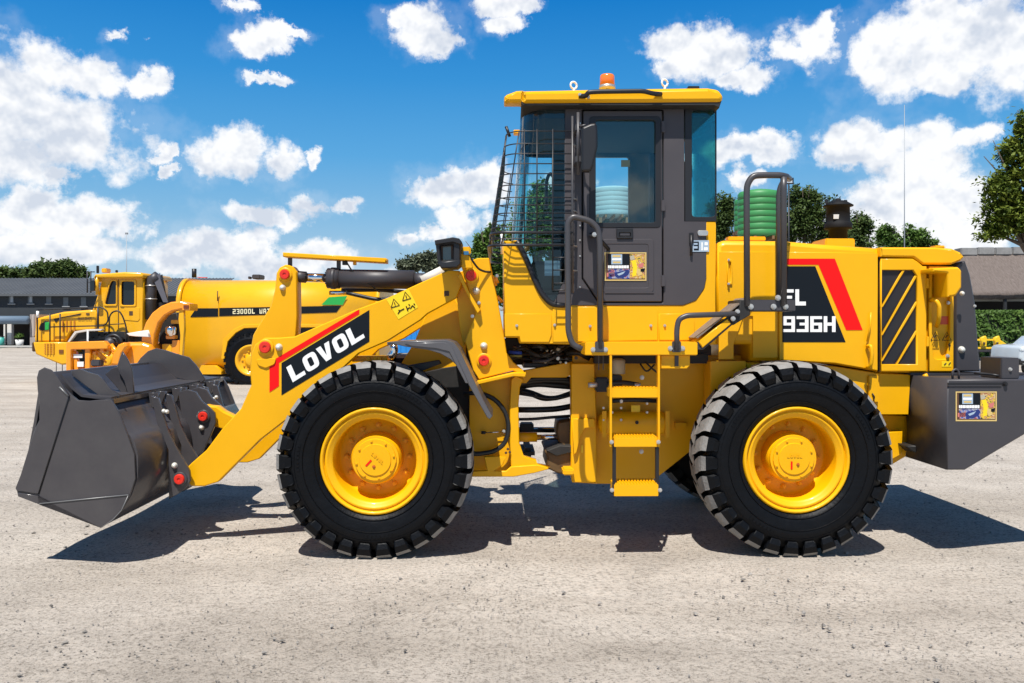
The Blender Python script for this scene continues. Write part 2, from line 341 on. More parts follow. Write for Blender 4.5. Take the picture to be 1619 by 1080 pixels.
# ------------------------------------------------------------------ GROUND
def build_ground():
    m = bpy.data.materials.new('pale_gravel'); m.use_nodes = True; t = m.node_tree; b = t.nodes['Principled BSDF']
    b.inputs['Roughness'].default_value = .95; b.inputs['Specular IOR Level'].default_value = .15
    tc = t.nodes.new('ShaderNodeTexCoord')
    def nz(s, d, r=.6, st=(1,1,1)):
        mp = t.nodes.new('ShaderNodeMapping'); mp.inputs['Scale'].default_value = st; t.links.new(tc.outputs['Object'], mp.inputs[0])
        n = t.nodes.new('ShaderNodeTexNoise'); n.inputs['Scale'].default_value = s; n.inputs['Detail'].default_value = d; n.inputs['Roughness'].default_value = r
        t.links.new(mp.outputs[0], n.inputs['Vector']); return n.outputs['Fac']
    def ramp(src, stops):
        r = t.nodes.new('ShaderNodeValToRGB'); t.links.new(src, r.inputs[0])
        while len(r.color_ramp.elements) < len(stops): r.color_ramp.elements.new(.5)
        for e, (p, c) in zip(r.color_ramp.elements, stops): e.position = p; e.color = (*c, 1)
        return r.outputs[0]
    def mixc(f, a, c, mode='MIX'):
        x = t.nodes.new('ShaderNodeMix'); x.data_type = 'RGBA'; x.blend_type = mode
        if isinstance(f, float): x.inputs[0].default_value = f
        else: t.links.new(f, x.inputs[0])
        t.links.new(a, x.inputs[6]); t.links.new(c, x.inputs[7]); return x.outputs[2]
    base = ramp(nz(.55, 6, .6, (.5,1.4,1)), [(.30, (.365,.322,.272)), (.52, (.47,.42,.362)), (.75, (.55,.50,.44))])
    fine = ramp(nz(38, 5, .7), [(.30, (.45,.44,.42)), (.50, (1,1,1)), (.8, (1.12,1.1,1.08))])
    c = mixc(1.0, base, fine, 'MULTIPLY')
    patch = ramp(nz(1.6, 5, .65), [(.45, (1,1,1)), (.70, (.72,.72,.72))])
    c = mixc(.55, c, mixc(1.0, c, patch, 'MULTIPLY'))
    trk = ramp(nz(1.2, 6, .65, (.28,1.3,1)), [(.40, (.80,.79,.78)), (.52, (1,1,1)), (.64, (1.10,1.10,1.10))])
    c = mixc(.40, c, mixc(1.0, c, trk, 'MULTIPLY'))
    grit = ramp(nz(75, 4, .75), [(.33, (.30,.29,.28)), (.45, (1,1,1)), (.62, (1.0,1.0,1.0)), (.72, (1.25,1.25,1.25))])
    c = mixc(1.0, c, grit, 'MULTIPLY')
    v = t.nodes.new('ShaderNodeTexVoronoi'); v.inputs['Scale'].default_value = 34; v.feature = 'F1'; t.links.new(tc.outputs['Object'], v.inputs['Vector'])
    vr = t.nodes.new('ShaderNodeSeparateColor'); t.links.new(v.outputs['Color'], vr.inputs[0])
    spk = t.nodes.new('ShaderNodeMath'); spk.operation = 'GREATER_THAN'; spk.inputs[1].default_value = .87; t.links.new(vr.outputs[0], spk.inputs[0])
    dd = t.nodes.new('ShaderNodeMath'); dd.operation = 'LESS_THAN'; dd.inputs[1].default_value = .28; t.links.new(v.outputs['Distance'], dd.inputs[0])
    sm = t.nodes.new('ShaderNodeMath'); sm.operation = 'MULTIPLY'; t.links.new(spk.outputs[0], sm.inputs[0]); t.links.new(dd.outputs[0], sm.inputs[1])
    pm = t.nodes.new('ShaderNodeMath'); pm.operation = 'MULTIPLY'; t.links.new(sm.outputs[0], pm.inputs[0]); t.links.new(ramp(nz(.9, 4), [(.42, (.0,.0,.0)), (.62, (.8,.8,.8))]), pm.inputs[1])
    dk = t.nodes.new('ShaderNodeRGB'); dk.outputs[0].default_value = (.13,.12,.11,1)
    c = mixc(pm.outputs[0], c, dk.outputs[0])
    t.links.new(c, b.inputs['Base Color'])
    bp = t.nodes.new('ShaderNodeBump'); bp.inputs['Strength'].default_value = .9; bp.inputs['Distance'].default_value = .028
    ad = t.nodes.new('ShaderNodeMath'); ad.operation = 'MULTIPLY_ADD'; t.links.new(nz(30, 7, .7), ad.inputs[0]); ad.inputs[1].default_value = .7; t.links.new(nz(4, 4), ad.inputs[2])
    t.links.new(ad.outputs[0], bp.inputs['Height']); t.links.new(bp.outputs[0], b.inputs['Normal'])
    bm = bmesh.new()
    xs = sorted(set([-400,-150,-60,-30,-15]+[x*.25 for x in range(-28, 29)]+[15,30,60,150,400])); ys = sorted(set([-60,-20,-10]+[-6+y*.25 for y in range(0, 60)]+[12,20,30,50,80,150,400]))
    from mathutils import noise
    g = [[bm.verts.new((x, y, (noise.noise(Vector((x*.9, y*.9, 1)))*.022-.012 if abs(x) < 6.9 and -5.9 < y < 8 else 0) - .004)) for x in xs] for y in ys]
    for v in [q for r in g for q in r]:   # flat pads where the tyres stand
        if abs(v.co.x+.93) < .5 or abs(v.co.x-1.95) < .5:
            if -.5 < v.co.y < 2.9: v.co.z = 0
    for i in range(len(ys)-1):
        for j in range(len(xs)-1): bm.faces.new((g[i][j], g[i][j+1], g[i+1][j+1], g[i+1][j]))
    o = link('ground', bm_done(bm, True), None, m); o['kind'] = 'structure'
    # loose stones
    sm_ = mat('loose_stone', (.30,.275,.245), .9, noise=.6, nscale=7)
    bm = bmesh.new(); rnd = random.Random(3)
    for i in range(13000):
        y = -4.9+rnd.random()**1.5*16; hw = (y+6)*.66+.3; x = rnd.uniform(-hw, hw)
        if rnd.random() > .35 and noise.noise(Vector((x*.8, y*.8, 9))) < .05: continue
        s = rnd.uniform(.0035, .0095)*(1+(rnd.random() < .08)*1.2)
        cz = noise.noise(Vector((x*.9, y*.9, 1)))*.022-.014
        vs = []
        for (a, bb, cq) in ((1,0,0),(-.5,.87,0),(-.5,-.87,0),(0,0,1),(0,0,-1)):
            vs.append(bm.verts.new((x+(a+rnd.uniform(-.35,.35))*s, y+(bb+rnd.uniform(-.35,.35))*s, max(cz, -.008)+(cq*.6+.3+rnd.uniform(-.1,.2))*s)))
        for f in ((0,1,3),(1,2,3),(2,0,3),(1,0,4),(2,1,4),(0,2,4)): bm.faces.new([vs[k] for k in f])
    o = link('gravel', bm_done(bm), None, sm_); o['kind'] = 'stuff'; o['label'] = 'loose small stones scattered over the pale yard surface'; o['category'] = 'gravel'
build_ground()

# ================================================================== THE WHEEL LOADER
YAW = R(1.0)
L = thing('wheel_loader', 'large yellow wheel loader with charcoal bucket and cab, side on, filling the foreground', 'wheel loader', (0,0,0), YAW)
ca, sa = math.cos(YAW), math.sin(YAW)
def P(px, py, d):
    """photo position of a point known to lie d metres behind the loader's tyre face -> loader coordinates"""
    u = (px-VX)/F; v = (py-HY)/F
    t = (d+D*ca)/(ca-u*sa)
    X, Y, Z = t*u, -D+t, H-t*v
    return Vector((ca*X+sa*Y, -sa*X+ca*Y, Z))
def xz(pts, d): return [(lambda q, r: (q.x, q.z)+tuple(r))(P(p[0], p[1], d), p[2:]) for p in pts]
def plate(name, pts, d, th, m, parent=L, r=.0, bev=.004, holes=(), label=None):
    lo = [fillet(xz(pts, d), r)]+[fillet(xz(h, d), hr) for h, hr in holes]
    return link(name, plate_mesh(lo, d, d+th, bev), parent, m, label=label)
def decal(name, pts, d, m, parent, label=None, off=.0):
    q = [P(p[0], p[1], d) for p in pts]
    bm = bmesh.new(); bm.faces.new([bm.verts.new(v) for v in q]); bm.normal_update(); bmesh.ops.triangulate(bm, faces=bm.faces)
    me = bm_done(bm)
    return link(name, me, parent, m, label=label)
def pbox(name, x0, y0, x1, y1, d, th, m, parent=L, bev=.004, label=None):
    a = P(x0, y1, d); b = P(x1, y0, d)
    return box(name, (a.x, d, a.z), (b.x, d+th, b.z), m, parent, bev, label)
def ptube(name, pts, r, m, parent=L, rad=.06, seg=10, label=None):
    return tube(name, [P(*p) for p in pts], r, m, parent, seg, rad, label)
def pbolt(px, py, d, r, parent=L, m=None, name='bolt'): return bolt(P(px, py, d), r, parent, m, name)

# ---- wheels
def build_tyre():
    ys = [(.375,.055),(.385,.03),(.43,.018),(.50,.004),(.55,.006),(.585,.030),(.615,.058),(.632,.09),(.640,.12),(.645,.22)]
    prof = ys+[(r, .44-y) for r, y in ys[-2::-1]]
    bm = bmesh.new(); seg = 60; rings = []
    for (r, y) in prof: rings.append([bm.verts.new((r*math.cos(2*math.pi*k/seg), y, r*math.sin(2*math.pi*k/seg))) for k in range(seg)])
    for i in range(len(rings)-1):
        for k in range(seg):
            f = bm.faces.new((rings[i][k], rings[i][(k+1) % seg], rings[i+1][(k+1) % seg], rings[i+1][k])); f.smooth = True
    # raised sidewall rib ring
    def ring(r0, r1, y):
        a = [[bm.verts.new((r*math.cos(2*math.pi*k/seg), yy, r*math.sin(2*math.pi*k/seg))) for k in range(seg)] for r, yy in ((r0, y+.006),(r0+.003, y),(r1-.003, y),(r1, y+.006))]
        for i in range(3):
            for k in range(seg): bm.faces.new((a[i][k], a[i][(k+1) % seg], a[i+1][(k+1) % seg], a[i+1][k]))
    ring(.485, .491, .0); ring(.405, .412, .018); ring(.545, .549, .003)
    def arc(r0, r1, a0, a1, y):
        k = 5
        g = [[bm.verts.new((r*math.cos(a0+(a1-a0)*i/k), yy, r*math.sin(a0+(a1-a0)*i/k))) for i in range(k+1)] for r, yy in ((r0, y+.006),(r0+.002, y-.001),(r1-.002, y-.001),(r1, y+.006))]
        for j in range(3):
            for i in range(k): bm.faces.new((g[j][i], g[j][i+1], g[j+1][i+1], g[j+1][i]))
    for a_ in (.9, 2.9, 4.6):
        for q_ in range(7): arc(.508, .530, a_+q_*.055, a_+q_*.055+.035, .002)
    rnd = random.Random(5)
    nl = 30
    for side in (0, 1):
        for i in range(nl):
            a = 2*math.pi*(i+.5*side)/nl
            w0, w1 = R(4.75), R(4.7)
            # stations along the lug: (inner r, outer r, y, half angle, twist)
            st = [(.565,.572,.008,.62,0,.0),(.58,.605,-.002,.80,0,.0),(.60,.650,.010,.97,0,0),(.63,.676,.038,1.0,.02,0),(.64,.684,.075,1.0,.15,0),(.645,.688,.16,.95,.55,0),(.645,.690,.250,.62,1.0,0)]
            prev = None
            for (ri, ro, y, hw, tw, _) in st:
                c = a+R(7)*tw; h = w0*hw; yy = y if side == 0 else .44-y
                def pt(r, an): return bm.verts.new((r*math.cos(an), yy, r*math.sin(an)))
                q = (pt(ri, c-h), pt(ro, c-h*.93), pt(ro, c+h*.93), pt(ri, c+h))
                if side == 0 and y < .02:   # sidewall end: outer corner points push towards the camera side
                    for vv in q[1:3]: vv.co.y -= .004
                if prev:
                    for k in range(3):
                        f = bm.faces.new((prev[k], prev[k+1], q[k+1], q[k]))
                        if k == 1 and ro > .675: f.material_index = 1
                else: bm.faces.new(q)
                prev = q
            bm.faces.new(prev)
    me = bm_done(bm); me.materials.append(RUB); me.materials.append(DST_SUN)
    return me
def build_wheels():
    tyre = build_tyre()
    rim = lathe_mesh([(.378,.06),(.372,.034),(.362,.028),(.352,.034),(.348,.055),(.345,.06),(.338,.048),(.330,.044),(.322,.050),(.305,.062),(.293,.068),(.289,.078),(.287,.20),(.283,.26),(.270,.275),(.20,.28),(.10,.28)], 56)
    rim.materials.append(YEL)
    hub = lathe_mesh([(.180,.285),(.178,.15),(.172,.135),(.168,.128)], 40); hub.materials.append(YEL)
    bm = bmesh.new()
    def disc(pts, y0, y1):
        a = [bm.verts.new((x, y0, z)) for x, z in pts]; b = [bm.verts.new((x*.975, y1, z*.975)) for x, z in pts]
        for k in range(len(pts)): bm.faces.new((a[k], a[(k+1) % len(pts)], b[(k+1) % len(pts)], b[k]))
        bm.faces.new(b)
    pts = []
    for k in range(48):
        an = 2*math.pi*k/48; pts.append((.168*math.cos(an), .168*math.sin(an)))
    disc(pts, .130, .112)
    pts = []
    for k in range(8):
        a0 = 2*math.pi*(k+.5)/8
        for da in (-.24,-.12, 0, .12, .24): pts.append(((.146 if abs(da) < .2 else .150)*math.cos(a0+da*1.3), .148*math.sin(a0+da*1.3)))
    disc(pts, .113, .098)
    pts = [(.112*math.cos(2*math.pi*k/40), .112*math.sin(2*math.pi*k/40)) for k in range(40)]
    disc(pts, .0985, .090)
    cap = bm_done(bm); cap.materials.append(YEL)
    nut = hexa(.021, .026); nut.materials.append(YEL); capb = hexa(.011, .010); capb.materials.append(YEL)
    kb = bmesh.new(); bmesh.ops.create_cube(kb, size=1)
    for v in kb.verts: v.co = Vector((v.co.x*.012, v.co.y*.004, v.co.z*.055))
    rmk = bm_done(kb); rmk.materials.append(DRED)
    for (px, py, rot, rear) in ((590, 730, 0, 0), (1263, 727, .6, 1)):
        base = P(px, py, 0); base.z = .677
        for far in (0, 1):
            y = 0 if not far else 2.24
            wv = link('wheel', rim, L, loc=(base.x, y, base.z)); wv.rotation_euler = (0, rot, math.pi if far else 0)
            if not far: wv['label'] = 'near rear wheel' if rear else 'near front wheel'
            else: wv['label'] = 'far rear wheel' if rear else 'far front wheel'
            link('tyre', tyre, wv); link('hub', hub, wv)
            cp = link('hub_cap', cap, wv)
            for k in range(12):
                a = 2*math.pi*k/12; o = link('wheel_nut', nut, wv, loc=(.225*math.cos(a), .277, .225*math.sin(a)))
            for k in range(8):
                a = 2*math.pi*k/8+.2; link('cap_bolt', capb, wv, loc=(.132*math.cos(a), .100, .132*math.sin(a)))
            if not far:
                ang = -.72 if not rear else 0    # lettering angle in the picture, wheel rotation removed
                q = Quaternion((0,1,0), -ang if not rear else 0) 
                def loc(x, z):
                    a = ang+rot; return Vector((x*math.cos(a)-z*math.sin(a), .0885, x*math.sin(a)+z*math.cos(a)))
                lettering('LOVOL', loc(-.052, .012), loc(.055, .012)-loc(-.052, .012), loc(-.052, .036)-loc(-.052, .012), YEL, wv, th=.004, name='raised_lettering')
                a = R(-30) if not rear else 0
                o = link('paint_mark', rmk, wv, loc=loc(-.02, -.045)); o.rotation_euler = (0, (.75 if not rear else 0)-rot, 0)
                kb2 = hexa(.012, .006); kb2.materials.append(mat('red_plug', (.45,.10,.01), .5)); link('drain_plug', kb2, wv, loc=loc(.025, -.04))
build_wheels()

# ---- pins and grease nipples
_pin = {}
def pin(px, py, d, s=1, parent=L, ring=YEL):
    p = P(px, py, d); k = (s, ring.name)
    if k not in _pin:
        a = lathe_mesh([(.058*s,.0),(.058*s,-.012),(.050*s,-.016),(.040*s,-.016)], 28, cap1=True, smooth=False); a.materials.append(ring)
        bm = bmesh.new(); bm.free()
        c = lathe_mesh([(.042*s,-.015),(.042*s,-.026),(.036*s,-.034),(.014*s,-.034),(.012*s,-.028),(.0005,-.028)], 20, smooth=False); c.materials.append(RED); _pin[k] = (a, c)
    o = link('pin', _pin[k][0], parent, loc=p)
    link('pin_cap', _pin[k][1], o if parent is L else parent, loc=(0,0,0) if parent is L else p); return o
nip_m = lathe_mesh([(.030,0),(.030,-.004),(.024,-.014),(.024,-.020),(.017,-.032),(.008,-.037),(.0005,-.038)], 16); nip_m.materials.append(mat('cream_cap', (.72,.70,.62), .35, metal=.3))
def nipple(px, py, d, parent=L, s=1):
    o = link('grease_cap', nip_m, parent, loc=P(px, py, d)); o.scale = (s, s, s); return o

# ---- bucket
def build_bucket():
    d0, d1 = -.10, 2.32
    prof = [(62,590),(50,668),(40,720),(30,770),(40,782),(159,834),(178,822),(192,807),(206,784),(216,757),(216,722),(211,702),(203,688),(194,686),(182,656),(171,634)]
    lo = xz(prof, d0)
    # shell: thick folded sheet
    inner = []
    n = len(lo); pts = [Vector(p[:2]) for p in lo]; c = Vector((sum(p.x for p in pts)/n, sum(p.y for p in pts)/n))
    for i, p in enumerate(pts):
        a = pts[max(0, i-1)]; b = pts[min(n-1, i+1)]; t = (b-a).normalized(); nr = Vector((-t.y, t.x))
        if nr.dot(c-p) < 0: nr = -nr
        inner.append(p+nr*.022)
    shell = link('bucket', plate_mesh([[tuple(p) for p in pts]+[tuple(p) for p in inner[::-1]]], d0+.024, d1-.024, .002), L, BKT, label='charcoal bucket, rolled back')
    side = [(60,597),(63,587),(70,583),(80,586),(88,594),(95,605),(104,616),(114,626),(123,633),(140,634),(158,632),(175,632),(187,651),(200,684),(212,718),(214,757),(205,784),(192,807),(178,822),(159,834),(28,784),(26,774),(34,752),(50,700),(58,676),(64,664),(64,640),(61,615)]
    so_ = plate('side_plate', side, d0, .022, BKT, shell, bev=.003)
    # the wear plates welded on the side
    plate('side_cutter', [(58,597),(61,586),(70,581),(81,585),(90,595),(97,606),(109,625),(60,781),(26,776),(24,772),(32,752),(48,700),(56,676),(62,664),(62,640),(59,615)], d0-.012, .012, BKT, shell, bev=.003)
    plate('heel_wear_plate', [(62,797),(203,783),(192,807),(178,822),(159,835),(28,785),(28,779),(60,784)], d0-.010, .010, BKT, shell, bev=.003)
    # far side plate: the near outline moved across the bucket
    fl = [(x, z) for x, z, *_ in xz(side, d0)]
    link('side_plate', plate_mesh([fl], d1-.022, d1, .003), shell, BKT)
    plate('divider_plate', [(212,581),(222,566),(234,555),(246,551),(262,554),(280,560),(298,565),(310,578),(324,600),(318,606),(290,600),(250,592)], 1.68, .025, BKT, shell, bev=.003)
    # spill guard between, gussets on it
    q = [P(175, 632, d0), P(100, 598, d0)]
    a = q[0]; b = q[0]+Vector((-.30, 0, .04))
    rows = [[(g2.x, y, g2.z) for y in (d0+.03, d1-.06)] for g2 in (P(173,632,d0), P(148,631,d0), P(125,628,d0), P(110,616,d0), P(91,594,d0))]
    me = grid_mesh(rows, False, .016); link('spill_plate', me, shell, GRY)
    plate('gusset', [(112,587),(125,583),(141,589),(155,593),(165,603),(173,614),(190,625),(180,633),(160,629),(150,621),(114,594)], .02, .02, BKT, shell, bev=.003)
    plate('gusset', [(184,582),(189,566),(193,556),(201,568),(208,583),(210,605),(212,626),(203,627),(196,602)], .28, .02, BKT, shell, bev=.003)
    plate('gusset', [(166,592),(176,583),(186,579),(196,600),(203,627),(196,627),(184,612)], .32, .02, BKT, shell, bev=.003)
    # lip bar along the upper rear edge and its small brackets
    e = P(175, 632, d0)
    box('lip_bar', (e.x-.055, d0+.03, e.z-.03), (e.x+.006, d1-.03, e.z+.004), BKT, shell, .003)
    for y in (.52,.66,.98,1.10,1.36,1.50,1.80,1.94):
        bx = [(e.x+.004, e.z-.002), (e.x+.075, e.z-.002), (e.x+.05, e.z-.10), (e.x+.02, e.z-.13)]
        link('lip_bracket', plate_mesh([bx], y, y+.05, .002), shell, BKT)
    # ears for the boom pins
    A = [(239,626),(250,630),(256,650),(264,679),(276,704),(290,728),(299,745),(301,760),(293,772),(280,782),(267,789),(266,750),(266,712),(257,690),(248,668)]
    B = [(257,622),(276,620),(283,648),(286,668),(298,700),(311,727),(322,755),(312,772),(296,748),(287,712),(276,690),(264,664)]
    C = [(282,620),(296,616),(309,620),(318,634),(330,644),(339,653),(341,668),(332,690),(320,714),(306,728),(298,704),(290,680),(286,650)]
    plate('ear', A, .42, .035, BKT, shell, bev=.003)
    lx = [(x-.0, z) for x, z, *_ in xz(A, .42)]
    link('ear', plate_mesh([lx], .68, .715, .003), shell, BKT)
    plate('ear', C, .96, .035, BKT, shell, bev=.003)
    cx = [(x, z) for x, z, *_ in xz(C, .96)]
    link('ear', plate_mesh([cx], 1.22, 1.255, .003), shell, BKT)
    link('ear', plate_mesh([lx], 1.50, 1.535, .003), shell, BKT); link('ear', plate_mesh([lx], 1.76, 1.795, .003), shell, BKT)
    for (px, py, dd) in ((285,757,.42),(322,658,.96)): pin(px, py, dd, .9, shell, ring=BKT)
    nipple(276,736,.42,shell,.75); nipple(319,676,.96,shell,.75)
    for px, py, dd in ((259,650,.42),(264,651,.42),(338,631,1.5),(342,628,1.5)): nipple(px, py, dd, shell, .55)
    EDGE_HL = mat('edge_highlight', (.20,.20,.20), .45, metal=.4)  # pale grey tubes stand in for the bright highlight along the plate edges
    ptube('edge_highlight', [(62,796.5,d0-.012),(203,782.5,d0-.012)], .0045, EDGE_HL, shell, 0, 6); ptube('edge_highlight', [(203,783,d0-.011),(192,807,d0-.011),(178,822,d0-.011),(160,834,d0-.011)], .003, EDGE_HL, shell, 0, 6)
    ptube('edge_highlight', [(94,612,d0-.014),(108,626,d0-.014)], .006, EDGE_HL, shell, 0, 6); ptube('seam', [(109,628,d0-.002),(60.5,781,d0-.002)], .006, BLK, shell, 0, 6)
    # backing wear strip along the heel
    h0 = P(192,807,d0); h1 = P(159,834,d0)
    mid = (h0+h1)/2
build_bucket()

# ---- boom, rocker, tilt cylinder
BOOM = [(728,428),(709,427),(665,447),(613,471),(562,490),(505,515),(466,532),(440,534),(418,534),(403,545),(397,560),(395,585),(397,609),(381,646),(353,676),(326,712),(303,732,.02),(292,743,.05),(294,758,.05),(302,769,.04),(323,769),(345,762),(376,731),(412,695),(455,662),(500,622),(541,583),(567,559),(613,539),(665,506),(676,496),(722,471),(730,450)]
def build_boom():
    bo = plate('boom', BOOM, .50, .075, YEL, r=.02, bev=.007, label='yellow lift arm with lettering')
    fl = fillet([(x, z) for x, z, *_ in xz(BOOM, .50)], .0)
    link('boom', plate_mesh([fl], 1.62, 1.695, .007), L, YEL, label='far lift arm')
    a = P(440, 600, .58)
    bm = bmesh.new(); bm_tube(bm, [(a.x, .575, a.z-.02), (a.x, 1.62, a.z-.02)], .09, 20); link('cross_tube', bm_done(bm, True), L, YEL)
    # pivots
    pin(420,549,.498,1.05,bo); nipple(441,549,.498,bo,.9)
    plate('boss_plate', [(404,568),(437,566),(434,576),(420,582),(408,578)], .488, .012, YEL, bo, r=.03, bev=.003)
    # decals
    d = .4975
    decal('black_panel', [(445,574),(584,490),(584,540),(445,625)], d, DBLK, bo)
    decal('red_stripe', [(426,573),(568,489),(568,496.5),(441,573.5),(441,610.5),(426,620.5)], d, DRED, bo)
    p0 = P(463,604.5,d); lettering('LOVOL', p0, P(577,533.5,d)-p0, P(452.5,581,d)-p0, WHT, bo, gap=.13, label='white block lettering on the arm')
    # warning sticker with two triangles
    decal('warning_sticker', [(611,474),(646,457),(661,486),(630,505)], d, CYEL, bo)
    for (cx, cy) in ((625,481),(643,470)):
        bm = bmesh.new(); ps = [P(cx-6.5, cy+5.5, d-.002), P(cx+6.5, cy+1.5, d-.002), P(cx-2.5, cy-8.5, d-.002)]
        bm_tube(bm, ps+[ps[0]], .0032, 4); bm_tube(bm, [P(cx-1.5, cy-3, d-.002), P(cx-.2, cy+1.5, d-.002)], .0035, 4); link('warning_triangle', bm_done(bm), bo, DBLK)
    bm = bmesh.new()
    for (x, y, x2, y2) in ((629,496,633,491),(633,491,639,488),(630,490,633,492),(642,484,645,492),(643,489,648,486),(649,488,652,483),(652,483,656,487),(646,481,648,483),(654,480,656,482)):
        bm_tube(bm, [P(x, y, d-.002), P(x2, y2, d-.002)], .004, 4)
    link('pictogram', bm_done(bm), bo, DBLK)
    pbox('stop_pad', 702, 460, 710, 468, .494, .01, BRN, bo, .002)
    # rocker and its link
    rk = plate('rocker', [(437,432),(442,423,.03),(452,418,.03),(462,421,.03),(469,430),(470,500),(468,530),(462,590),(440,660),(415,650),(398,600),(396,552),(400,530),(409,514),(428,484),(435,456)], .94, .16, YEL, r=.02, bev=.008)
    pin(451,434,.94,.95,rk); nipple(447,455,.94,rk,.85)
    plate('link_bar', [(316,645,.04),(322,640,.04),(330,642),(342,643),(353,651),(369,659),(400,662),(440,650),(440,672),(400,684),(350,678),(338,674),(326,668),(316,662)], 1.02, .12, YEL, r=.02, bev=.008)
    # tilt cylinder
    cy = 1.02
    def cyl(name, x0, y0, x1, y1, r, m, parent=L, seg=24, radii=None):
        bm = bmesh.new(); a = P(x0, y0, cy); b = P(x1, y1, cy); bm_tube(bm, [a, b], r, seg); me = bm_done(bm)
        for p in me.polygons: p.use_smooth = len(p.vertices) == 4
        return link(name, me, parent, m)
    tc = cyl('tilt_cylinder', 537,440.5,655,442.5,.076,GRY)
    cyl('gland', 518,440,537,440.5,.082,GRY,tc); cyl('gland', 524,440,531,440.2,.088,GRY,tc)
    cyl('cylinder_end', 655,442.5,676,443,.056,GRY,tc)
    cyl('piston_rod', 478,438.5,520,440,.036,CHR,tc); cyl('rod_eye', 466,437,484,438.5,.046,GRY,tc)
    bm = bmesh.new(); bm_tube(bm, [P(668,445,.9), P(702,428,.9)], .045, 14); link('hose_sleeve', bm_done(bm, True), tc, mat('cream_sleeve', (.68,.64,.55), .6, noise=.1))
    for k in range(8):
        a = 2*math.pi*k/8; c = P(518,440,cy); o = bolt((c.x-.0, c.y+.06*math.sin(a), c.z+.06*math.cos(a)), .012, tc, GRY); o.rotation_euler = (0, 0, R(-90))
    # guard bar over the cylinder
    g = P(447,399,.93); h_ = P(610,408,.93)
    bar = link('guard_bar', plate_mesh([[(g.x, g.z), (h_.x, h_.z), (h_.x, h_.z-.038), (g.x, g.z-.034)]], .93, 1.10, .006), L, YEL)
    pbox('guard_post', 455,405,461,422, 1.0, .03, GRY, bar, .002); pbox('guard_post', 532,410,538,428, 1.0, .03, GRY, bar, .002)
    pbox('sensor', 541,411,549,419, .99, .03, BLK, bar, .002); pbox('sensor', 558,413,563,419, .99, .03, YEL, bar, .002)
    # hoses at the cylinder
    ptube('hose_fitting', [(521,463,1.0),(548,463,1.0)], .018, CHR, L, 0)
    ptube('hydraulic_hose', [(548,463,1.0),(570,468,1.0),(596,474,1.0),(640,470,.95)], .016, HOS)
    ptube('hydraulic_hose', [(545,410,.96),(552,421,.95),(556,428,.97),(600,462,.95)], .006, HOS)
    ptube('hydraulic_hose', [(540,459,1.2),(600,458,1.2),(650,463,1.2)], .018, HOS)
build_boom()

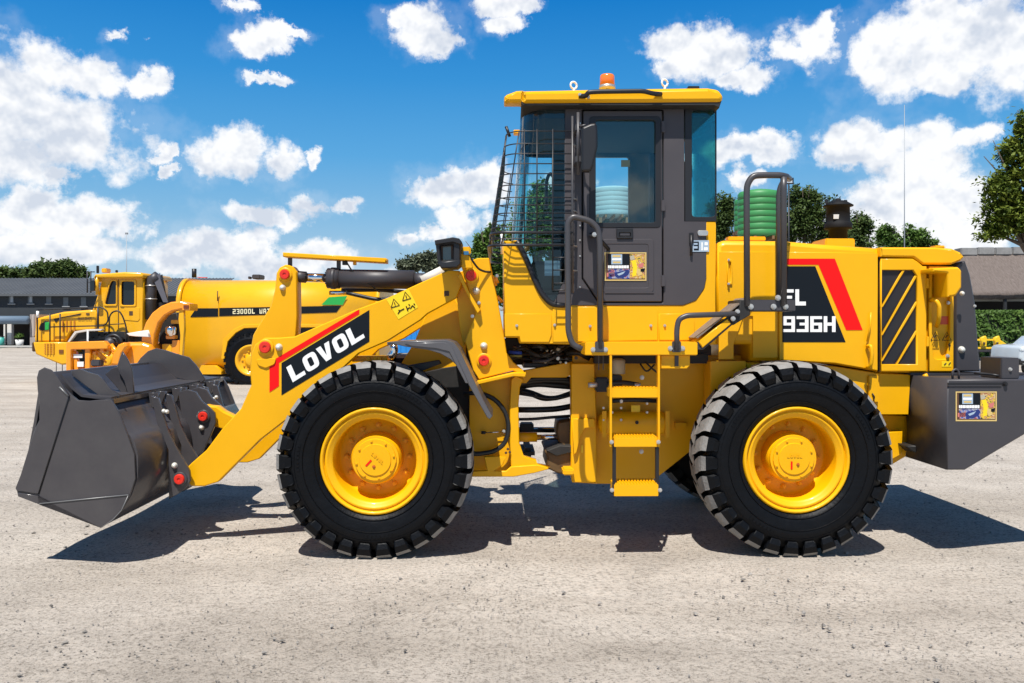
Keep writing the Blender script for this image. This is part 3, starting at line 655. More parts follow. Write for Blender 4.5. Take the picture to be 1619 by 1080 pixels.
# ---- front frame and tower
def build_front():
    tw = plate('tower', [(730,423),(736,415),(756,408),(774,408),(776,420),(780,440),(788,480),(797,530),(801,558),(812,573),(830,588),(830,596),(811,586),(757,600),(748,586),(735,540),(752,495),(744,470)], .44, .05, YEL, r=.01, bev=.006)
    plate('gusset', [(719,432),(738,426),(748,462),(757,492),(752,500),(733,548),(726,510)], .56, .03, YEL, tw, bev=.004)
    # slanting rib on the tower
    a = [P(726,440,.42), P(736,465,.40), P(757,492,.42)]
    plate('rib', [(724,436),(729,432),(742,462),(760,490),(755,496),(745,478)], .385, .06, YEL, tw, bev=.004)
    pin(745,436,.44,.95,tw); nipple(753,460,.44,tw,.95)
    pin(765,570,.44,.95,tw); nipple(765,547,.44,tw,.9)
    for x, y in ((757,479),(747,500),(786,436),(793,489)): pbolt(x, y, .438, .014, tw)
    fl = [(x, z) for x, z, *_ in xz([(730,423),(736,415),(756,408),(774,408),(780,440),(788,480),(797,530),(801,558),(812,573),(830,588),(811,586),(757,600),(735,540),(752,495),(744,470)], .44)]
    link('tower', plate_mesh([fl], 1.76, 1.81, .006), L, YEL)
    plate('inner_plate', [(676,491),(719,472),(735,500),(737,560),(739,620),(690,612),(632,579),(655,541)], .72, .04, YEL, bev=.004)
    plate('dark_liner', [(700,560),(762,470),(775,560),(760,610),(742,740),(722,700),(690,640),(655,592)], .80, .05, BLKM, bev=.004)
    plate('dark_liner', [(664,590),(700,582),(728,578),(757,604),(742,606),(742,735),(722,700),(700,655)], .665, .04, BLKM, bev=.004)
    plate('stay_bar', [(632,580),(694,569),(698,575),(664,588),(640,590)], .45, .05, GRY, bev=.006)
    plate('inner_plate', [(676,491),(719,472),(735,500),(737,560),(739,620),(690,612),(632,579),(655,541)], 1.35, .04, YEL, bev=.004)
    # lit ledge under the tower
    for (a, b, zt) in (((752,603),(812,589),.02),):
        q0 = P(a[0], a[1], .38); q1 = P(b[0], b[1], .38)
        link('ledge', plate_mesh([[(q0.x, q0.z), (q1.x, q1.z), (q1.x+.09, q1.z), (q1.x+.09, q1.z-.035), (q1.x, q1.z-.03), (q0.x, q0.z-.03)]], .38, .62, .006), tw, YEL)
    # frame side under the tower
    fr = plate('front_frame', [(742,598),(808,589),(812,600),(812,752),(742,752)], .60, .04, YEL, bev=.004, label='front frame plate behind the wheel')
    plate('frame_post', [(808,600),(815,594),(828,600),(822,612),(820,640),(821,700),(828,722),(848,728),(850,735),(870,739),(850,745),(808,752),(806,700),(806,640)], .50, .10, YEL, fr, bev=.006)
    plate('lower_flange', [(765,722),(800,722),(795,735),(780,745),(800,745),(808,738),(850,735),(865,739),(868,742),(845,748),(812,754),(745,754),(745,745),(770,744)], .47, .03, YEL, fr, bev=.005)
    plate('upper_bridge', [(828,586),(905,572),(905,592),(895,597),(840,597),(832,606),(826,606),(815,592)], .72, .08, YEL, fr, bev=.004)
    # front axle, differential housing and inner structure
    a = P(596,730,.4)
    ax = lathe_mesh([(.10,.30),(.13,.45),(.13,.75),(.24,.9),(.27,1.12),(.24,1.34),(.13,1.5),(.13,1.8),(.10,1.95)], 24, cap0=True, cap1=True); ax.materials.append(YEL)
    link('axle', ax, L, loc=(a.x, 0, .677))
    b = P(1254,727,.4); link('axle', ax, L, loc=(b.x, 0, .677))
    box('front_chassis', (P(640,0,.8).x, .80, .58), (P(800,0,.8).x, 1.44, 1.16), YEL, L, .01)
    # big hose loop and little valve handle
    ptube('hydraulic_hose', [(733,622,.5),(760,621,.5),(783,631,.5),(800,652,.5),(805,676,.5),(799,701,.5),(782,714,.5),(755,718,.5),(738,716,.5)], .018, HOS, L, .12)
    ptube('dipstick', [(761,684,.56),(768,684,.56)], .012, BLK, fr, 0); ptube('dipstick', [(768,684,.56),(796,683,.56)], .004, CHR, fr, 0); pbolt(797,682,.57,.014,fr)
    for x, y in ((803,710),(800,716),(806,715)): pbolt(x, y, .49, .010, fr, BRN)
    # fender over the near front wheel
    path = [(612,541),(640,539),(706,537.5),(718,542),(726,552),(745,592),(764,632),(779,658)]
    pts = [P(x, y, -.03) for x, y in path]
    rows = [[(p.x, y, p.z) for p in pts] for y in (-.03, .48)]
    fm = mat('fender_grey', (.085,.082,.088), .38, noise=.08, coat=.3)
    fe = link('fender', grid_mesh(rows, False, .02), L, fm)
    plate('fender_flange', [(612,541),(706,537.5),(718,542),(726,552),(745,592),(764,632),(779,658),(774,663),(770,660),(752,628),(735,598),(724,580),(712,568),(696,559),(676,553),(640,548)], -.045, .015, fm, fe, bev=.004)
    plate('fender_rib', [(640,543),(702,541),(713,546),(741,606),(736,606),(710,556),(690,551),(650,547)], -.053, .008, fm, fe, bev=.003)
    # fittings near the top of the wheel
    ptube('hose_elbow', [(616,566,.55),(624,556,.55),(622,545,.55)], .03, CHR); pbox('valve_block', 556,563,612,572, .62, .2, YEL)
    for x in (582, 594, 600): pbolt(x, 567, .61, .02, L, YEL)
    # work lamp on the tower
    lm = plate('work_lamp', [(688,381),(724,377),(728,384),(728,414),(723,417),(696,422),(692,416)], .16, .24, BLK, r=.01, bev=.01, holes=[([(696,388),(716,386),(716,410),(698,412)], .008)])
    pbox('lamp_lens', 697,388,716,411, .25, .02, mat('lamp_reflector', (.16,.16,.15), .15, metal=.6), lm, .004, label='lamp glass with reddish edges')
    pbox('lens_edge', 697,389,700,411, .235, .02, BROWNP, lm, .001); pbox('lens_edge', 713,388,716,409, .235, .02, BROWNP, lm, .001)
    plate('lamp_hood', [(687,380),(716,375),(726,377),(730,382),(729,387),(716,383),(688,387)], .14, .28, BLK, lm, bev=.006)
    plate('lamp_foot', [(692,415),(727,410),(728,418),(722,423),(697,424)], .14, .28, BLK, lm, bev=.008)
    br = plate('lamp_bracket', [(728,400),(742,404),(748,424),(730,424)], .30, .05, YEL, bev=.004)
    pbox('lamp_knob', 730,390,744,402, .30, .06, YEL, br, .008); pbox('lamp_knob', 733,397,741,403, .28, .03, mat('blue_plug', (.03,.15,.3), .4), br, .002)
    ptube('lamp_cable', [(741,403,.33),(748,414,.33),(757,426,.38),(768,430,.42),(776,430,.44)], .008, HOS)
    for (x, y, x2, y2) in ((778,436,784,452),(783,438,787,448),(786,468,794,478)): ptube('hose_end', [(x,y,.46),(x2,y2,.46)], .012, ORA, tw, 0)
build_front()

# ---- articulation joint, hoses, steering cylinder
def build_joint():
    for i, (pts, r) in enumerate((
        ([(812,609,.9),(835,603,.9),(860,600,.9),(890,601,.9),(915,606,.9)], .030), ([(812,612,1.0),(850,606,1.0),(880,609,1.0),(920,612,1.0)], .028),
        ([(815,616,.95),(832,620,.95),(853,630,.95),(880,632,.95),(905,621,.95),(925,612,.95)], .013), ([(815,619,.98),(835,622,.98),(858,633,.98),(884,630,.98),(925,618,.98)], .013),
        ([(815,614,1.02),(838,618,1.02),(862,628,1.02),(880,628,1.02),(925,612,1.02)], .012), ([(815,622,.9),(842,626,.9),(865,631,.9),(895,628,.9),(925,616,.9)], .010),
        ([(812,648,1.0),(850,648,1.0),(880,647,1.0),(925,638,1.0)], .024), ([(812,663,.9),(840,663,.9),(870,660,.9),(925,656,.9)], .012), ([(815,605,.85),(846,598,.85),(880,598,.85),(920,600,.85)], .02))):
        ptube('hydraulic_hose', pts, r, HOS, L, .15)
    bm = bmesh.new(); bm_tube(bm, [P(800,691,.8), P(849,691,.8)], .038, 18); sc_ = link('steering_cylinder', bm_done(bm, True), L, YEL)
    bm = bmesh.new(); bm_tube(bm, [P(849,691.5,.8), P(892,691,.8)], .022, 14); link('piston_rod', bm_done(bm, True), sc_, CHR)
    bm = bmesh.new(); bm_tube(bm, [P(800,678,1.5), P(892,678,1.5)], .016, 10); link('brake_line', bm_done(bm, True), L, CHR)
    bm = bmesh.new(); bm_tube(bm, [P(800,681,1.3), P(892,681,1.3)], .016, 10); link('brake_line', bm_done(bm, True), L, HOS)
    pbox('pin_block', 822,670,844,683, .95, .15, BLKM, L, .01); pbox('pin_block', 824,709,846,727, .85, .5, BLKM, L, .03)
    jm = mat('greased_brown', (.11,.06,.018), .55, noise=.4, nscale=14)
    plate('hinge_block', [(882,668),(905,664),(905,703),(895,708),(884,700),(880,684)], .72, .35, jm, r=.02, bev=.01)
    plate('hinge_plate', [(861,714),(880,706),(892,703),(906,706),(906,742),(898,752),(880,748),(864,740),(866,724)], .66, .6, jm, r=.015, bev=.012)
    plate('hinge_plate', [(862,713),(885,704),(905,705),(905,716),(880,722)], .62, .7, BLKM, r=.01, bev=.008)
    pbox('hinge_lug', 890,742,908,752, .5, .2, YEL, L, .01)
    # grimy driveline, pump and hoses under the cab
    pbox('transmission_housing', 822,548,930,582, 1.1, .55, BLKM, L, .03)
    pbox('dark_bulkhead', 800,530,935,577, 1.15, .1, BLKM, L, .01); pbox('dark_bulkhead', 798,534,830,552, .75, .3, BLKM, L, .01)
    pbox('under_tray', 828,575,866,580, .8, .3, GRY, L, .005)
    rnd = random.Random(11)
    for i in range(26):
        x = rnd.uniform(806, 900); y = rnd.uniform(546, 572); x2 = x+rnd.uniform(15, 50); y2 = y+rnd.uniform(-12, 12); dd = rnd.uniform(.62, 1.0)
        ptube('hydraulic_hose', [(x,y,dd),((x+x2)/2,(y+y2)/2+rnd.uniform(-8,8),dd-.05),(x2,y2,dd)], rnd.uniform(.008,.018), rnd.choice([HOS,HOS,HOS,GRY,BLKM]), L, .08, 7)
    for i in range(14): pbolt(rnd.uniform(815, 915), rnd.uniform(548, 574), .6+rnd.random()*.1, rnd.uniform(.008,.02), L, rnd.choice([STL,GRY,STL,BEIGE]), 'fitting')
    ptube('harness_wire', [(804,557,.6),(825,558,.6)], .013, mat('blue_cable', (.01,.06,.42), .4)); ptube('harness_wire', [(806,563,.6),(825,563,.6)], .009, mat('olive_cable', (.25,.24,.05), .5))
build_joint()

# ---- rear frame, tanks, hood
def build_rear():
    rf = plate('rear_frame', [(905,562),(1180,562),(1180,640),(1165,655),(1092,713),(1043,752),(1020,765),(943,765),(905,763)], .74, .04, YEL, bev=.004, label='rear frame plate under the cab')
    plate('frame_column', [(903,575),(940,575),(943,660),(943,763),(905,763),(903,750)], .60, .12, YEL, rf, bev=.006)
    plate('corner_gusset', [(905,662),(940,662),(941,676),(925,677),(918,690),(912,715),(907,720)], .56, .04, YEL, rf, bev=.004)
    pbox('slot_edge', 919,704,922,716, .585, .012, CYEL, rf, .002)
    pbox('rear_chassis', 930,600,1430,700, .82, .6, YEL, L, .01)
    # air tank lying along the frame
    a = P(948,671,.52); b = P(1062,671,.52); r = .088
    bm = bmesh.new(); n = 14; rings = [(0, .03), (.012, .06), (.03, .08), (.055, r)]
    xs = [a.x+t for t, _ in rings]+[b.x-t for t, _ in rings[::-1]]; rs = [q for _, q in rings]+[q for _, q in rings[::-1]]
    bm_tube(bm, [(x, .62, a.z) for x in xs], r, 24, radii=rs); at = link('air_tank', bm_done(bm, True), L, YEL)
    for x in (952, 1052): pbox('tank_strap', x,650,x+7,692, .525, .01, YEL, at, .002)
    pbox('tank_label', 998,641,1012,652, .60, .01, CYEL, at, .001)
    for x, y in ((954,645),(982,645),(968,652),(1023,652),(1023,638),(954,664),(982,664)): pbolt(x, y, .55 if y < 660 else .53, .010, at)
    pbolt(1007,668,.53,.014,at,BLK)
    pbox('bracket', 1067,668,1086,678, .7, .05, YEL, rf, .005)
    # grease pump reservoir, valve
    res = lathe_mesh([(.05,0),(.05,.10),(.047,.105),(.03,.115)], 20, cap0=True, cap1=True); res.materials.append(BEIGE)
    o = link('grease_reservoir', res, L, loc=P(978,591,.55)); o.rotation_euler = (R(90), 0, 0)
    pbox('valve', 942,597,963,620, .5, .1, BLK, L, .01); pbox('valve', 966,593,984,612, .52, .12, BLK, L, .01)
    ptube('hydraulic_hose', [(960,607,.5),(985,604,.5),(1012,609,.5)], .018, HOS); ptube('fitting', [(930,609,.5),(944,608,.5)], .02, STL, L, 0); ptube('fitting', [(1003,609,.49),(1012,609,.49)], .018, STL, L, 0)
    ptube('hydraulic_hose', [(968,634,.6),(1000,632,.6),(1038,634,.6)], .016, HOS)
    ptube('hydraulic_hose', [(1012,575,.6),(1022,590,.6),(1035,576,.6)], .007, HOS); ptube('hydraulic_hose', [(1020,572,.6),(1030,582,.6),(1040,590,.6)], .007, HOS)
    for x, y in ((1015,597),(982,634),(1014,714)): pbolt(x, y, .6, .018, rf)
    pbox('step_recess', 940,560,1120,575, .6, .1, BLKM, L, .004)
    # rear frame behind the near rear wheel
    pbox('side_pod', 1123,571,1180,660, .5, .2, YEL, L, .006)
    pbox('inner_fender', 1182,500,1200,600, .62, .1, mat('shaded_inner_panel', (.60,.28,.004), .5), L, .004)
    # hood
    hd = plate('hood', [(1133,386),(1145,380),(1240,381),(1300,386),(1390,392),(1390,589),(1385,587),(1320,576),(1232,571),(1186,571),(1186,545),(1133,545)], .50, 1.24, YEL, r=.0, bev=.035, label='engine hood')
    plate('access_panel', [(1136,398),(1229,398),(1229,566),(1190,566),(1190,500),(1176,500),(1160,545),(1160,568),(1136,568)], .488, .012, YEL, hd, bev=.003)
    plate('side_panel', [(1232,398),(1388,400),(1388,586),(1320,574),(1232,569)], .482, .018, YEL, hd, bev=.004)
    d = .4795
    bp = decal('black_panel', [(1237,421),(1289,421),(1337,541),(1237,541)], d, DBLK, hd)
    bp2 = decal('red_stripe', [(1241,409),(1320,409),(1364,522),(1338,522),(1294,418.5),(1241,418.5)], d, DRED, hd)
    p0 = P(1238,483,d-.001); lettering('FL', p0, P(1274,483,d-.001)-p0, P(1238,457.5,d-.001)-p0, WHT, hd, gap=.16, label='white letters on the hood')
    p0 = P(1238,525,d-.001); lettering('936H', p0, P(1321,525,d-.001)-p0, P(1238,500,d-.001)-p0, WHT, hd, gap=.14, label='white block characters on the hood')
    # latch handles
    plate('hinge', [(1150,410),(1158,410),(1158,450),(1150,450)], .475, .012, YEL, hd, bev=.003, holes=[([(1152.5,414),(1155.5,414),(1155.5,446),(1152.5,446)], 0)])
    ptube('hood_prop', [(1377,494,.46),(1376,515,.46),(1371,540,.46)], .007, YEL, hd, 0)
    ptube('hood_handle', [(1371,548,.47),(1377,546,.43),(1379,560,.42),(1377,578,.43),(1371,582,.47)], .014, YEL, hd, .03)
    pbolt(1152,411,.47,.010,hd); pbolt(1152,449,.47,.010,hd)
    # rear section: cap, grille door, lamp column
    cp = plate('hood_cap', [(1392,391),(1480,391),(1505,393),(1519,399),(1525,406),(1520,412),(1505,418),(1461,418),(1453,413),(1445,407),(1392,406)], .47, 1.30, YEL, r=.006, bev=.014)
    rb = plate('radiator_housing', [(1392,409),(1443,409),(1452,415),(1459,421),(1508,421),(1508,589),(1392,589)], .52, 1.2, YEL, bev=.01)
    pbox('dark_seam', 1390,392,1393,588, .5, .05, BLK, L, .001)
    door = plate('grille_door', [(1393,409),(1443,409),(1451,414),(1459,421),(1465,421),(1465,587),(1393,587)], .478, .03, YEL, bev=.004, holes=[([(1395,427),(1444,427),(1450,436),(1450,576),(1394,576)], 0)])
    # perforated sheet
    pm = bpy.data.materials.new('perforated_sheet'); pm.use_nodes = True; t = pm.node_tree; b = t.nodes['Principled BSDF']; b.inputs['Roughness'].default_value = .5
    tc = t.nodes.new('ShaderNodeTexCoord'); vo = t.nodes.new('ShaderNodeTexVoronoi'); vo.inputs['Scale'].default_value = 62; vo.inputs['Randomness'].default_value = 0.0
    mp = t.nodes.new('ShaderNodeMapping'); mp.inputs['Rotation'].default_value = (0, R(45), 0); t.links.new(tc.outputs['Object'], mp.inputs[0]); t.links.new(mp.outputs[0], vo.inputs['Vector'])
    mp.inputs['Location'].default_value = (0, .0, 0); mp.inputs['Scale'].default_value = (1, 0, 1)
    r = t.nodes.new('ShaderNodeValToRGB'); r.color_ramp.interpolation = 'CONSTANT'; r.color_ramp.elements[0].color = (.004,.004,.005,1); r.color_ramp.elements[1].position = .43; r.color_ramp.elements[1].color = (.028,.025,.030,1)
    t.links.new(vo.outputs['Distance'], r.inputs[0]); t.links.new(r.outputs[0], b.inputs['Base Color'])
    pbox('grille_sheet', 1394,426,1451,577, .500, .006, pm, door, .0)
    for (x0, y0, x1, y1) in ((1394,485.6,1429,427),(1394,530,1448.5,436),(1394,571,1450,477),(1417,577,1450,523)):
        plate('grille_bar', [(x0-1.9, y0), (x1-1.9, y1), (x1+1.9, y1), (x0+1.9, y0)], .484, .014, YEL, door, bev=.002)
    for y in (448, 540): pbox('hinge', 1465,y-8,1469,y+8, .468, .02, YEL, door, .003)
    colm = plate('lamp_column', [(1469,421),(1508,421),(1508,587),(1469,587)], .49, .03, YEL, bev=.004, holes=[([(1474,432),(1502,432),(1502,520),(1500,545),(1497,568),(1477,568),(1474,545)], .03)])
    pbox('column_back', 1470,425,1507,585, .525, .01, YEL, colm, .0)
    plate('lamp_housing', [(1474,424),(1516,422,.03),(1521,428,.02),(1521,455,.03),(1512,468,.03),(1498,470),(1498,432),(1474,430)], .30, .22, YEL, colm, r=.006, bev=.015)
    ptube('lamp_handle', [(1471,475,.49),(1478,473,.42),(1485,482,.40),(1485,504,.42),(1481,516,.48)], .016, YEL, colm, .04)
    pbox('reflector', 1487,500,1502,513, .515, .008, mat('orange_reflector', (.65,.07,.01), .3), colm, .001)
    pbolt(1499,479,.50,.014,colm); pbolt(1498,563,.488,.016,colm); nipple(1521,464,.42,colm,.6)
    for cx in (1479, 1497):
        bm = bmesh.new(); ps = [P(cx-7, 538, .4865), P(cx+7, 538, .4865), P(cx, 525, .4865)]; bm_tube(bm, ps+[ps[0]], .0030, 4); bm_tube(bm, [P(cx-2, 534, .4865), P(cx+1, 530, .4865)], .004, 4)
        link('warning_triangle', bm_done(bm), colm, DBLK)
    decal('warning_sticker', [(1489,571),(1504,571),(1504,580),(1489,580)], .4875, CYEL, colm)
    for x, y, x2, y2 in ((1501,542,1501,553),(1499,545,1503,546),(1493,577,1496,574),(1500,577,1503,573)):
        bm = bmesh.new(); bm_tube(bm, [P(x, y, .4865), P(x2, y2, .4865)], .004, 4); link('pictogram', bm_done(bm), colm, DBLK)
    plate('rear_guard', [(1511,421),(1515,416),(1526,412),(1534,434),(1542,478),(1546,530),(1550,587),(1511,587)], .505, 1.3, GRY, r=.006, bev=.01, label='charcoal rear guard behind the lamp column')
    nipple(1520,553,.505,L,.9); pbolt(1541,484,.505,.012)
    # air intake on the hood
    c = P(1325,383,.95)
    pbox('intake_base', 1305,377,1352,392, .82, .30, YEL, L, .008)
    pr = lathe_mesh([(.072,0),(.072,.075),(.106,.08),(.108,.09),(.108,.125),(.100,.13),(.094,.14),(.090,.255),(.117,.262),(.118,.27),(.060,.305),(.022,.31),(.022,.325),(.001,.33)], 28, cap0=True, cap1=True); pr.materials.append(mat('matte_black', (.008,.008,.009), .7, spec=.2))
    o = link('air_precleaner', pr, L, loc=P(1325,378,.96)); o.rotation_euler = (R(90), 0, 0)
    lb = pbox('label_plate', 1318,339,1331,346, .872, .004, mat('pale_label', (.6,.6,.58), .5), L, .0)
    for x in (1305,1316,1335): pbox('cap_clip', x,316,x+5,322, .88, .02, BLK, L, .003)
    box('hood_strip', (c.x-.9, .9, c.z+.005), (c.x-.6, 1.0, c.z+.04), YEL, L, .006)
    pbox('filler_cap', 1478,388,1496,393, .8, .1, YEL, L, .01)
    # lower body behind the rear wheel
    plate('lower_panel', [(1180,573),(1320,579),(1390,590),(1440,592),(1437,656),(1392,656),(1392,722),(1350,722),(1250,690),(1180,690)], .54, .8, YEL, bev=.006)
    pbox('latch_plate', 1374,594,1389,636, .515, .02, YEL, L, .004); ptube('latch', [(1379,622,.51),(1383,628,.50),(1381,633,.51)], .005, BLK)
    plate('axle_frame', [(1350,655),(1434,657),(1436,700),(1432,722),(1410,735),(1350,735)], .66, .7, YEL, bev=.006)
    plate('frame_bracket', [(1392,684),(1427,682),(1426,718),(1411,726),(1392,720)], .60, .04, YEL, bev=.004)
build_rear()

# ---- counterweight
def build_counterweight():
    a = P(1498,600,0); b = P(1497,743,0); c = P(1526,743,0); e = P(1690,650,0); f = P(1690,596,0)
    lo = [(a.x, a.z), (b.x, b.z), (c.x, c.z), (e.x, e.z+.02), (e.x, a.z)]
    cw = link('counterweight', plate_mesh([lo], 0, .60, .008), L, GRY, label='charcoal counterweight block')
    x0, x1 = P(1560,0,.6).x, e.x
    link('counterweight_rear', plate_mesh([[(x0, a.z-.003), (x0, b.z+.15), (e.x, e.z+.05), (e.x, a.z-.003)]], .60, 2.24, .008), cw, GRY)
    link('counterweight_rear', plate_mesh([lo], 1.66, 2.24, .008), cw, GRY)
    box('deck_plate', (a.x-.02, .50, a.z+.001), (e.x, 1.75, a.z+.02), GRY, cw, .004)
    pbox('groove', 1499,605,1589,609, -.004, .01, BLK, cw, .0); pbox('groove_lip', 1499,609,1584,611, -.008, .012, GRY, cw, .002); pbolt(1589,607,-.004,.018,cw,BLK)
    ptube('lifting_eye', [(1506,599,.06),(1506,587,.06),(1511,583,.06),(1516,587,.06),(1516,599,.06)], .008, GRY, cw, .03)
    # battery box
    q0 = P(1583,594,.05); q1 = P(1612,566,.05)
    box('battery_box', (q0.x, .05, a.z), (q1.x, .32, q1.z), GRY, L, .006); pbolt(1597,584,.05,.014)
    ptube('strap', [(1540,590,.2),(1560,591,.15),(1580,594,.08)], .008, BLK)
    # towing linkage seen in front of the counterweight
    pbox('tow_hitch', 1438,706,1500,715, .55, .3, GRY, L, .01); plate('tow_arm', [(1434,705),(1462,705),(1500,722),(1500,738),(1470,728),(1440,712)], .45, .2, BLKM, bev=.006)
    pbox('hitch_block', 1470,650,1500,735, .62, .9, BLKM, L, .01)
    ptube('fuel_pipe', [(1462,592,.40),(1466,600,.40),(1467,618,.42)], .018, YEL, L, .02)
    pbox('inner_box', 1440,592,1500,657, .62, .9, BRN, L, .008)
    sticker(cw, 1511,619,1576,666, -.002)
def print_mat(name, cols, scale):
    m = bpy.data.materials.new(name); m.use_nodes = True; t = m.node_tree; b = t.nodes['Principled BSDF']; b.inputs['Roughness'].default_value = .5
    tc = t.nodes.new('ShaderNodeTexCoord'); n = t.nodes.new('ShaderNodeTexNoise'); n.inputs['Scale'].default_value = scale; n.inputs['Detail'].default_value = 3; t.links.new(tc.outputs['Object'], n.inputs['Vector'])
    r = t.nodes.new('ShaderNodeValToRGB'); t.links.new(n.outputs['Fac'], r.inputs[0]); r.color_ramp.interpolation = 'EASE'
    while len(r.color_ramp.elements) < len(cols): r.color_ramp.elements.new(.5)
    for i, (e, c) in enumerate(zip(r.color_ramp.elements, cols)): e.position = .30+.40*i/(len(cols)-1); e.color = (*c, 1)
    t.links.new(r.outputs[0], b.inputs['Base Color']); return m
PRINT = print_mat('machine_print', [(.02,.015,.012),(.20,.17,.04),(.75,.50,.05),(.35,.12,.08),(.70,.55,.25),(.10,.08,.03)], 42)
PRINT2 = print_mat('swoosh_print', [(.02,.02,.05),(.03,.04,.30),(.30,.35,.45),(.45,.12,.12),(.03,.03,.15)], 38)
def sticker(par, x0, y0, x1, y1, d):
    """printed auction sticker: gold frame, dark field, white text lines, red and blue swoosh, yellow machine"""
    w_, h_ = x1-x0, y1-y0
    def T(u, v, k=0): return (x0+u*w_, y0+v*h_)
    s = decal('sticker', [T(0,.0), T(1,.0), T(1,1), T(0,1)], d, GOLD, par, label='printed sticker with gold frame and small yellow machine')
    def dc(pts, m, k): return decal('print', [T(*p) for p in pts], d-.0008*k, m, s)
    dc([(.03,.04),(.97,.04),(.97,.95),(.03,.95)], BROWNP, 1)
    dc([(.08,.06),(.62,.06),(.60,.9),(.08,.9)], DBLK, 2)
    dc([(.60,.06),(.96,.06),(.96,.92),(.60,.92)], PRINT, 2); dc([(.09,.58),(.60,.58),(.60,.92),(.09,.92)], PRINT2, 3)
    dc([(.16,.07),(.42,.07),(.42,.42),(.16,.42)], SKYP, 3)
    dc([(.19,.10),(.38,.10),(.38,.17),(.19,.17)], GOLD, 4); dc([(.18,.21),(.40,.21),(.40,.28),(.18,.28)], WHT, 4); dc([(.20,.32),(.38,.32),(.38,.38),(.20,.38)], GOLD, 4)
    x = .08
    for wd in (.03,.05,.06,.03,.05,.06,.06,.06,.05):
        dc([(x,.46),(x+wd,.46),(x+wd,.56),(x,.56)], WHT, 3); x += wd+.006
    dc([(.08,.60),(.52,.60),(.52,.63),(.08,.63)], WHT, 3)
    dc([(.05,.72),(.24,.70),(.24,.86),(.05,.86)], PINK, 3)
    dc([(.24,.72),(.40,.66),(.56,.60),(.60,.68),(.56,.80),(.44,.90),(.30,.90),(.24,.82)], NAVY, 4)
    dc([(.30,.76),(.42,.70),(.50,.66),(.44,.76),(.34,.82)], SKYP, 5)
    Y_ = CYEL
    dc([(.64,.30),(.74,.26),(.78,.50),(.76,.80),(.66,.86),(.68,.55)], Y_, 3); dc([(.80,.42),(.94,.36),(.92,.52),(.82,.56)], PINK, 4)
    dc([(.78,.56),(.88,.60),(.90,.78),(.80,.84),(.76,.70)], GOLD, 4); dc([(.60,.14),(.70,.10),(.72,.24),(.62,.28)], BEIGE, 4); dc([(.86,.58),(.96,.56),(.95,.68),(.86,.68)], DBLK, 5)
build_counterweight()

